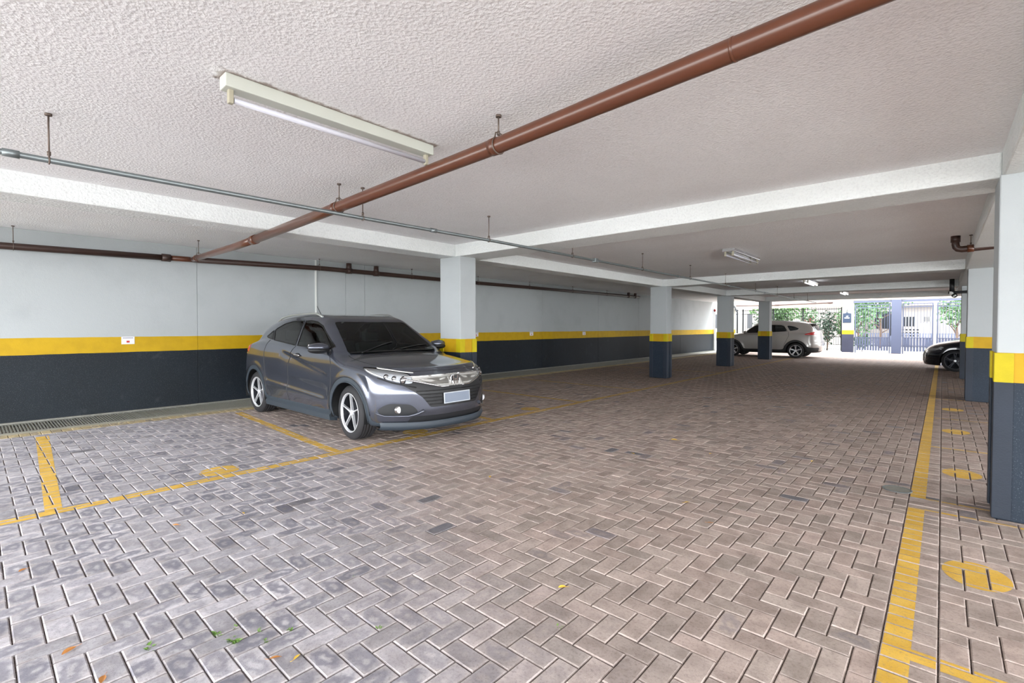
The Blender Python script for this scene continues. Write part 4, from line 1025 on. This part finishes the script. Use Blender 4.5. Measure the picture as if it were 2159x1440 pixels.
# ------------------------------------------------------------------ the gate side, outside
YF = 31.0
MB().bbox(XW, -4.02, 31.0, 31.30, 2.42, 3.15, .01).build('trim_2', M_FASCIA, kind='structure', label='pale beam over the iron fence')
MB().bbox(-4.02, XR, 31.0, 31.30, 2.72, 3.15, .01).build('trim_3', M_FASCIA, kind='structure', label='pale beam over the gate')
t = thing('column', 'outer column at the gate with yellow band, carrying the hanging navy sign', 'column', (-3.76, 31.15, 0))
MB().bbox(-.25, .25, -.15, .15, 0, 2.72, .008).build('shaft', M_COLOUT, t)
t = thing('column', 'slim white banded pilaster in the corner between wall and iron fence', 'column', (-9.60, 31.1, 0))
MB().bbox(-.17, .12, -.15, .15, 0, 2.42, .008).build('shaft', M_COLOUT, t)
t = thing('hanging_sign', 'navy sign with pitched top hanging before the gate column', 'sign', (-3.79, 30.985, 0))
MB().prism([(-.185, 1.57), (.185, 1.57), (.185, 2.06), (.06, 2.075), (0, 2.135), (-.06, 2.075), (-.185, 2.06)], 1, -.012, .012).build('board', M_SIGNB, t)
MB().tube([(0, 0, 2.13), (0, 0, 2.44)], .012, 8).build('hanger', M_GALV, t)
mb = MB(); mb.box(-.05, .05, -.0135, -.012, 1.88, 1.905); mb.box(-.02, .06, -.0135, -.012, 1.912, 1.93); mb.build('print_line', M_WHITE, t)
MB().box(-.11, .11, -.0135, -.012, 1.80, 1.845).build('print_line', M_WHITE, t)
# brown pipe hung along the fascia, with its drop in the corner
t = thing('fascia_pipe', 'thin brown pipe hung along the pale beam over the fence', 'pipe', (0, 30.93, 0))
MB().tube([(-9.37, 0, 2.62), (-7.3, 0, 2.60), (-4.42, 0, 2.655)], .030, 10).build('pipe_run', M_PIPE_DK, t)
for x in (-7.15, -4.55): MB().tube([(x - .1, 0, 2.605 if x < -5 else 2.652), (x + .12, 0, 2.607 if x < -5 else 2.656)], .045, 10).build('coupling', M_PIPE_DK, t)
t = thing('corner_downpipe', 'dark downpipe with an angled branch in the fence corner', 'pipe', (-9.38, 30.9, 0))
MB().tube([(-.1, 0, 2.62), (.0, 0, 2.40), (.10, 0, 2.22), (.10, 0, .0)], .045, 10).build('pipe_run', M_FENCE, t)
for z in (2.33, 2.12): MB().ell((.09, 0, z), (.07, .06, .06), 10, 8).build('coupling', M_FENCE, t)

def fence(name, label, cat, x0, x1, y, zt, rails, mat, step=.12, r=.008, spike=0., posts=(), pr=.03, z0=.05):
    t = thing(name, label, cat, (x0, y, 0)); L = x1 - x0
    for z in rails: MB().box(0, L, -.014, .014, z - .014, z + .014).build('rail', mat, t)
    n = int(L / step); me = None
    for k in range(n + 1):
        if me is None:
            mb = MB().tube([(0, 0, z0), (0, 0, zt)], r, 6)
            if spike: mb.tube([(0, 0, zt), (0, 0, zt + spike)], [r * 1.6, .001], 6)
            o = mb.build('bar', mat, t); me = o.data
        else: link('bar', me, t, (k * L / n, 0, 0))
    for x in posts: MB().box(x - x0 - pr, x - x0 + pr, -pr, pr, 0, zt + spike).build('post', mat, t)
    return t
fence('iron_fence', 'dark iron railing with spikes along the planted border', 'fence', -9.27, -4.05, 31.75, 2.36, (.12, .80, 2.12, 2.34), M_FENCE, .105, .0075, .06, (-9.2, -7.5, -5.97, -4.12))
# gate leaves: lower solid slatted panel, bars above
def gate(x0, x1, label, name='gate_leaf'):
    t = thing(name, label, 'gate', (x0, 31.05, 0)); L = x1 - x0
    for z in (.40, .80, 2.34, 2.50): MB().box(0, L, -.02, .02, z - .02, z + .02).build('rail', M_GATE, t)
    for x in (0, L - .05): MB().box(x, x + .05, -.025, .025, -.012, 2.52).build('stile', M_GATE, t)
    n = int(L / .11); me = me2 = None
    for k in range(1, n):
        if me is None:
            me = MB().box(-.008, .008, -.008, .008, .8, 2.5).build('bar', M_GATE, t, loc=(k * L / n, 0, 0)).data
            me2 = MB().box(-.043, .043, -.006, .006, .12, .80).build('slat', M_GATE, t, loc=(k * L / n, 0, 0)).data
        else: link('bar', me, t, (k * L / n, 0, 0)); link('slat', me2, t, (k * L / n, 0, 0))
    return t
gate(-3.45, -1.98, 'blue-grey gate leaf between the sign column and the tall gate post')
gate(-1.50, -.33, 'blue-grey gate leaf showing the house windows, beyond the tall post')
gate(-.20, 2.9, 'blue-grey gate leaf next to the black car')
t = thing('gate_post', 'tall broad blue-grey post standing free in the gate', 'gate post', (-1.73, 31.0, 0)); MB().bbox(-.20, .20, -.12, .12, 0, 2.72, .01).build('shaft', M_GATE, t)
MB().box(-.24, -.20, -.08, .08, .9, 1.3).build('lock_box', M_FENCE, t)
t = thing('gate_post', 'slender white post between two gate leaves', 'gate post', (-.265, 31.0, 0)); MB().bbox(-.045, .045, -.045, .045, 0, 2.5, .006).build('shaft', M_WHITE, t)
MB().box(-3.5, 3.2, 30.98, 31.08, 2.60, 2.70).build('trim_4', M_GATE, kind='structure', label='steel lintel over the gate')

# house across the street
hs = thing('house', 'pale house with barred dark windows across the street', 'building', (0, 42, 0))
M_HOUSE = simple('house_render', (128, 122, 118), .9, 0, .08, 1); M_HWIN = simple('house_window_glass', (12, 18, 28), .3, 0, .3, 3); M_ROOF = simple('roof_tile', (110, 98, 96), .8, 0, .2, 3)
MB().box(-2.6, 1.4, 0, 4, 0, 2.75).build('wall', M_HOUSE, hs)
MB().prism([(-.5, 2.75), (4.4, 2.75), (2., 3.7)], 0, -2.9, 1.7).build('roof', M_ROOF, hs)
for x0, x1, z0, z1 in ((-2.02, -1.36, 1.38, 2.02), (-.93, -.63, 1.70, 2.01)):
    wn = MB().box(x0, x1, -.02, .0, z0, z1).build('window', M_HWIN, hs)
    for k in range(5): MB().box(x0 + (x1 - x0) * k / 4 - .015, x0 + (x1 - x0) * k / 4 + .015, -.05, -.02, z0, z1).build('window_bar', M_WHITE, wn)
MB().box(-1.10, -.62, -.02, 0, .1, 1.6).build('door', simple('house_door', (168, 160, 170), .6), hs)
for r_ in range(3):
    for k in range(5): MB().box(-2.04 + k * .19, -1.94 + k * .19, -.015, 0, .70 + r_ * .2, .80 + r_ * .2).build('vent_block', M_HWIN, hs)
hs2 = thing('house', 'second pale house partly behind trees across the street', 'building', (-8, 44, 0))
MB().box(-4, 3.6, 0, 4, 0, 3.2).build('wall', M_HOUSE, hs2); MB().prism([(-.5, 3.2), (4.4, 3.2), (2., 4.4)], 0, -4.3, 3.9).build('roof', M_ROOF, hs2)
for x in (-2.6, -.4, 1.6):
    wn = MB().box(x, x + .8, -.02, 0, 1.2, 2.2).build('window', M_ROOF, hs2); MB().box(x + .38, x + .42, -.04, -.02, 1.2, 2.2).build('window_bar', M_WHITE, wn)
fence('street_fence', 'low blue-grey slatted street fence before the house', 'fence', -4.2, 4.5, 39.5, .95, (.15, .9), M_GATE, .13, .035, 0, (), .03, .05)

ab = thing('sky_blocker', 'pale tall block added behind the houses to cut low sky light', 'building', (0, 50, 0))
MB().box(-26, 22, 0, 10, 0, 17).build('wall', M_HOUSE, ab)  # added block, mostly out of view, keeps low sky light off the far floor
me = None
for k in range(14):
    for f_ in range(5):
        p_ = (-24 + k * 3.3, -.02, 1.2 + f_ * 3.2)
        if me is None:
            o = MB().box(0, 1.5, 0, .06, 0, 1.4).build('window', M_HWIN, ab, loc=p_); me = o.data
        else: link('window', me, ab, p_)

# ------------------------------------------------------------------ plants
def leaves(center, rad, n, size, seed, droop=.2, shape='ell'):
    rg = np.random.default_rng(seed); V = []; F = []
    for k in range(n):
        q = rg.normal(size=3); q /= np.linalg.norm(q); rr = rg.random() ** .45
        p = np.array(center) + q * rr * np.array(rad)
        a = rg.normal(size=3); a[2] -= droop; a /= np.linalg.norm(a); b = np.cross(a, rg.normal(size=3)); b /= np.linalg.norm(b); c_ = np.cross(a, b)
        L = size * (.6 + .8 * rg.random()); w_ = L * .32
        o = len(V); V += [p, p + a * L * .5 + b * w_ + c_ * L * .08, p + a * L, p + a * L * .5 - b * w_ + c_ * L * .08]
        F += [(o, o + 1, o + 2), (o, o + 2, o + 3)]
    return V, F
def tree(name, label, cat, x, y, h, rad, n, size, mat, seed, trunk=.05, group=None, flowers=0):
    t = thing(name, label, cat, (x, y, 0), 0, group); rg = np.random.default_rng(seed)
    tr = MB(); tr.tube([(0, 0, 0), (.03, 0, h * .35), (-.02, .02, h * .7)], [trunk, trunk * .8, trunk * .5], 8)
    for k in range(6):
        q = 2 * PI * k / 6 + rg.random(); z0 = h * (.3 + .06 * k); tr.tube([(0, 0, z0), (rad[0] * .5 * math.cos(q), rad[1] * .5 * math.sin(q), z0 + rad[2] * .5)], [trunk * .5, trunk * .15], 6)
    tr.build('trunk', M_BARK, t)
    V, F = leaves((0, 0, h), rad, n, size, seed)
    MB().add(V, F).build('foliage', mat, t, kind='stuff')
    if flowers:
        V, F = leaves((0, -rad[1] * .5, h * .95), (rad[0] * .8, rad[1] * .5, rad[2] * .6), flowers, size * .8, seed + 50)
        MB().add(V, F).build('blossoms', M_PETAL, t, kind='stuff')
    return t
tree('garden_shrub', 'bright green shrub behind the fence, above the white SUV roof', 'shrub', -7.35, 32.6, 1.9, (.75, .5, .65), 700, .16, M_LEAFG, 1)
tree('garden_shrub', 'flowering shrub with pink blossoms behind the fence over the tail of the white SUV', 'shrub', -5.95, 33.2, 1.65, (.62, .45, .75), 500, .14, M_LEAFP, 2, flowers=90)
tree('garden_tree', 'slender dark-leaved tree with forked trunk between the white SUV and the sign column', 'tree', -4.9, 32.5, 1.35, (.42, .4, 1.0), 460, .15, M_LEAFD, 3, .045)
tree('garden_shrub', 'thin upright plant by the fence corner beside the downpipe', 'shrub', -8.6, 32.6, 1.6, (.25, .25, .7), 120, .12, M_LEAFD, 4, .03)
tree('garden_shrub', 'loose leafy shrub leaning on the fence next to the sign column', 'shrub', -4.3, 33.0, 1.5, (.4, .4, .9), 260, .15, M_LEAFG, 5, .03)
tree('street_tree', 'pale street tree behind the gate leaf next to the sign column', 'tree', -3.9, 36.5, 2.2, (1.2, .8, 1.3), 900, .20, M_LEAFP, 6, .07)
tree('street_tree', 'street tree high above the gate post', 'tree', -2.9, 38.0, 3.1, (1.6, 1., .9), 700, .2, M_LEAFP, 7, .08)
tree('street_tree', 'street tree behind the gate leaf next to the black car', 'tree', .6, 37.0, 2.4, (1.0, .8, 1.1), 600, .2, M_LEAFP, 8, .07)
tree('garden_shrub', 'low green bush at the foot of the gate leaf by the sign column', 'shrub', -3.25, 32.2, .55, (.42, .3, .35), 260, .13, M_LEAFG, 9, .02)
tree('street_tree', 'big leafy tree far behind the iron fence', 'tree', -8.6, 38.5, 3.0, (2.2, 1.2, 1.4), 1100, .24, M_LEAFG, 10, .1)

# weeds in the joints, fallen leaves
def gpt(u_, v_, z=0.):
    a = (u_ - CX) / FPX; b = (PV - v_) / FPX
    fx, fy = -math.sin(YAW), math.cos(YAW); dx = fx * math.cos(PITCH) + a * math.cos(YAW) + b * fx * math.sin(PITCH); dy = fy * math.cos(PITCH) + a * math.sin(YAW) + b * fy * math.sin(PITCH)
    dz = -math.sin(PITCH) + b * math.cos(PITCH); s_ = (z - H) / dz; return dx * s_, dy * s_
WEED = [(-2.155, .535), (-2.25, .41), (-2.0, .76), (-1.93, .83), (-1.87, 1.0)]
M_WEED = simple('weed_green', (104, 140, 62), .6, 0, .4, 80)
for k, (u_, v_, s_, lab) in enumerate(((315, 1366, 1.2, 'green weed in a joint, leftmost of the sprouts'), (458, 1337, 1.2, 'green weed in a joint, second from the lowest row'), (492, 1353, 1.4, 'largest tuft of weed in a joint near the picture bottom'),
        (562, 1350, .9, 'green weed at a brick corner, right of the largest tuft'), (612, 1327, .9, 'green weed sprout at the end of a wide joint'), (497, 1324, .7, 'tiny weed above the largest tuft'),
        (543, 1330, .7, 'tiny weed between the largest tuft and its neighbour'), (803, 1324, .8, 'small weed standing alone in the lower middle'), (1180, 1322, .7, 'small weed beside the dark brick'), (740, 1219, .5, 'tiny lone weed sprout on the weathered bricks'))):
    x, y = gpt(u_, v_); V = []; F = []; rg = np.random.default_rng(k)
    for q in range(int(14 * s_)):
        ang = rg.random() * 2 * PI; L = (.008 + .014 * rg.random()) * s_; b = np.array([rg.normal() * .012 * s_, rg.normal() * .006, -.004]); tip = b + [math.cos(ang) * L, math.sin(ang) * L, L * (.25 + .5 * rg.random())]
        sd = np.array([-math.sin(ang), math.cos(ang), 0]) * L * .25; mid = (b + tip) / 2 + [0, 0, L * .15]; o = len(V); V += [b, mid + sd, tip, mid - sd]; F.append((o, o + 1, o + 2, o + 3))
    o = MB().add(V, F).build('weed', M_WEED, None, loc=(x, y, 0), label=lab, category='weed')
M_DRY = simple('dry_leaf', (206, 140, 74), .7, 0, .3, 90); M_DRYY = simple('yellow_leaf', (232, 190, 70), .7, 0, .3, 90)
LV = [(146, 1373, 1.3, 0, 'pale curled dry leaf in the lower corner of the picture'), (216, 1434, 1.2, 0, 'orange dry leaf at the picture bottom edge'), (580, 1389, 1.1, 0, 'brown dry leaf below the weeds'), (626, 1387, .9, 1, 'pale yellow leaf beside a brown one below the weeds'),
      (48, 1203, .9, 0, 'small orange leaf at the picture edge'), (371, 1108, .9, 0, 'small orange leaf before the yellow line'), (513, 1083, .9, 1, 'yellow leaf near the thin yellow line'), (1186, 1239, 1.0, 1, 'bright yellow leaf on a dark brick'),
      (1033, 1006, .9, 1, 'small yellow leaf in the middle of the drive'), (1422, 928, 1.3, 1, 'yellow leaf with stem, farthest in the drive'), (1335, 957, 1.0, 1, 'yellow leaf on the drive beside the farthest one'), (1448, 1060, .8, 1, 'tiny yellow leaf on the right of the drive'),
      (822, 972, .7, 1, 'tiny pale leaf in front of the grey SUV'), (1497, 1103, .7, 0, 'tiny orange leaf on the drive'), (1712, 973, .8, 1, 'tiny yellow leaf close to the broad line'), (1498, 957, .6, 1, 'tiny yellow speck of leaf past the middle')]
for k, (u_, v_, s_, c_, lab) in enumerate(LV):
    x, y = gpt(u_, v_); rg = np.random.default_rng(100 + k); a = rg.random() * 6.28; L = .022 * s_ * (1 + .0 * k); V = []; n_ = 7
    if y > 2.5: L *= 1.3
    for q in range(n_ + 1):
        t_ = q / n_; w_ = L * .42 * math.sin(PI * min(t_ * 1.0, 1)) ** .8; xx = (t_ - .5) * 2 * L
        zc_ = .004 + .35 * w_ + .006 * math.sin(t_ * PI); V += [(xx, -w_, .003 + w_ * .5 + .004 * t_), (xx, 0, .003 + .002 * t_), (xx, w_, .003 + w_ * .35)]
    F = [(3 * q + m, 3 * q + 3 + m, 3 * q + 4 + m, 3 * q + 1 + m) for q in range(n_) for m in (0, 1)]
    o = MB().add(V, F, True); o.tube([(-L, 0, .003), (-L * 1.6, L * .2, .004)], .0008, 5)
    o.build('fallen_leaf', M_DRYY if c_ else M_DRY, None, loc=(x, y, .0), rotz=a, label=lab, category='leaf')
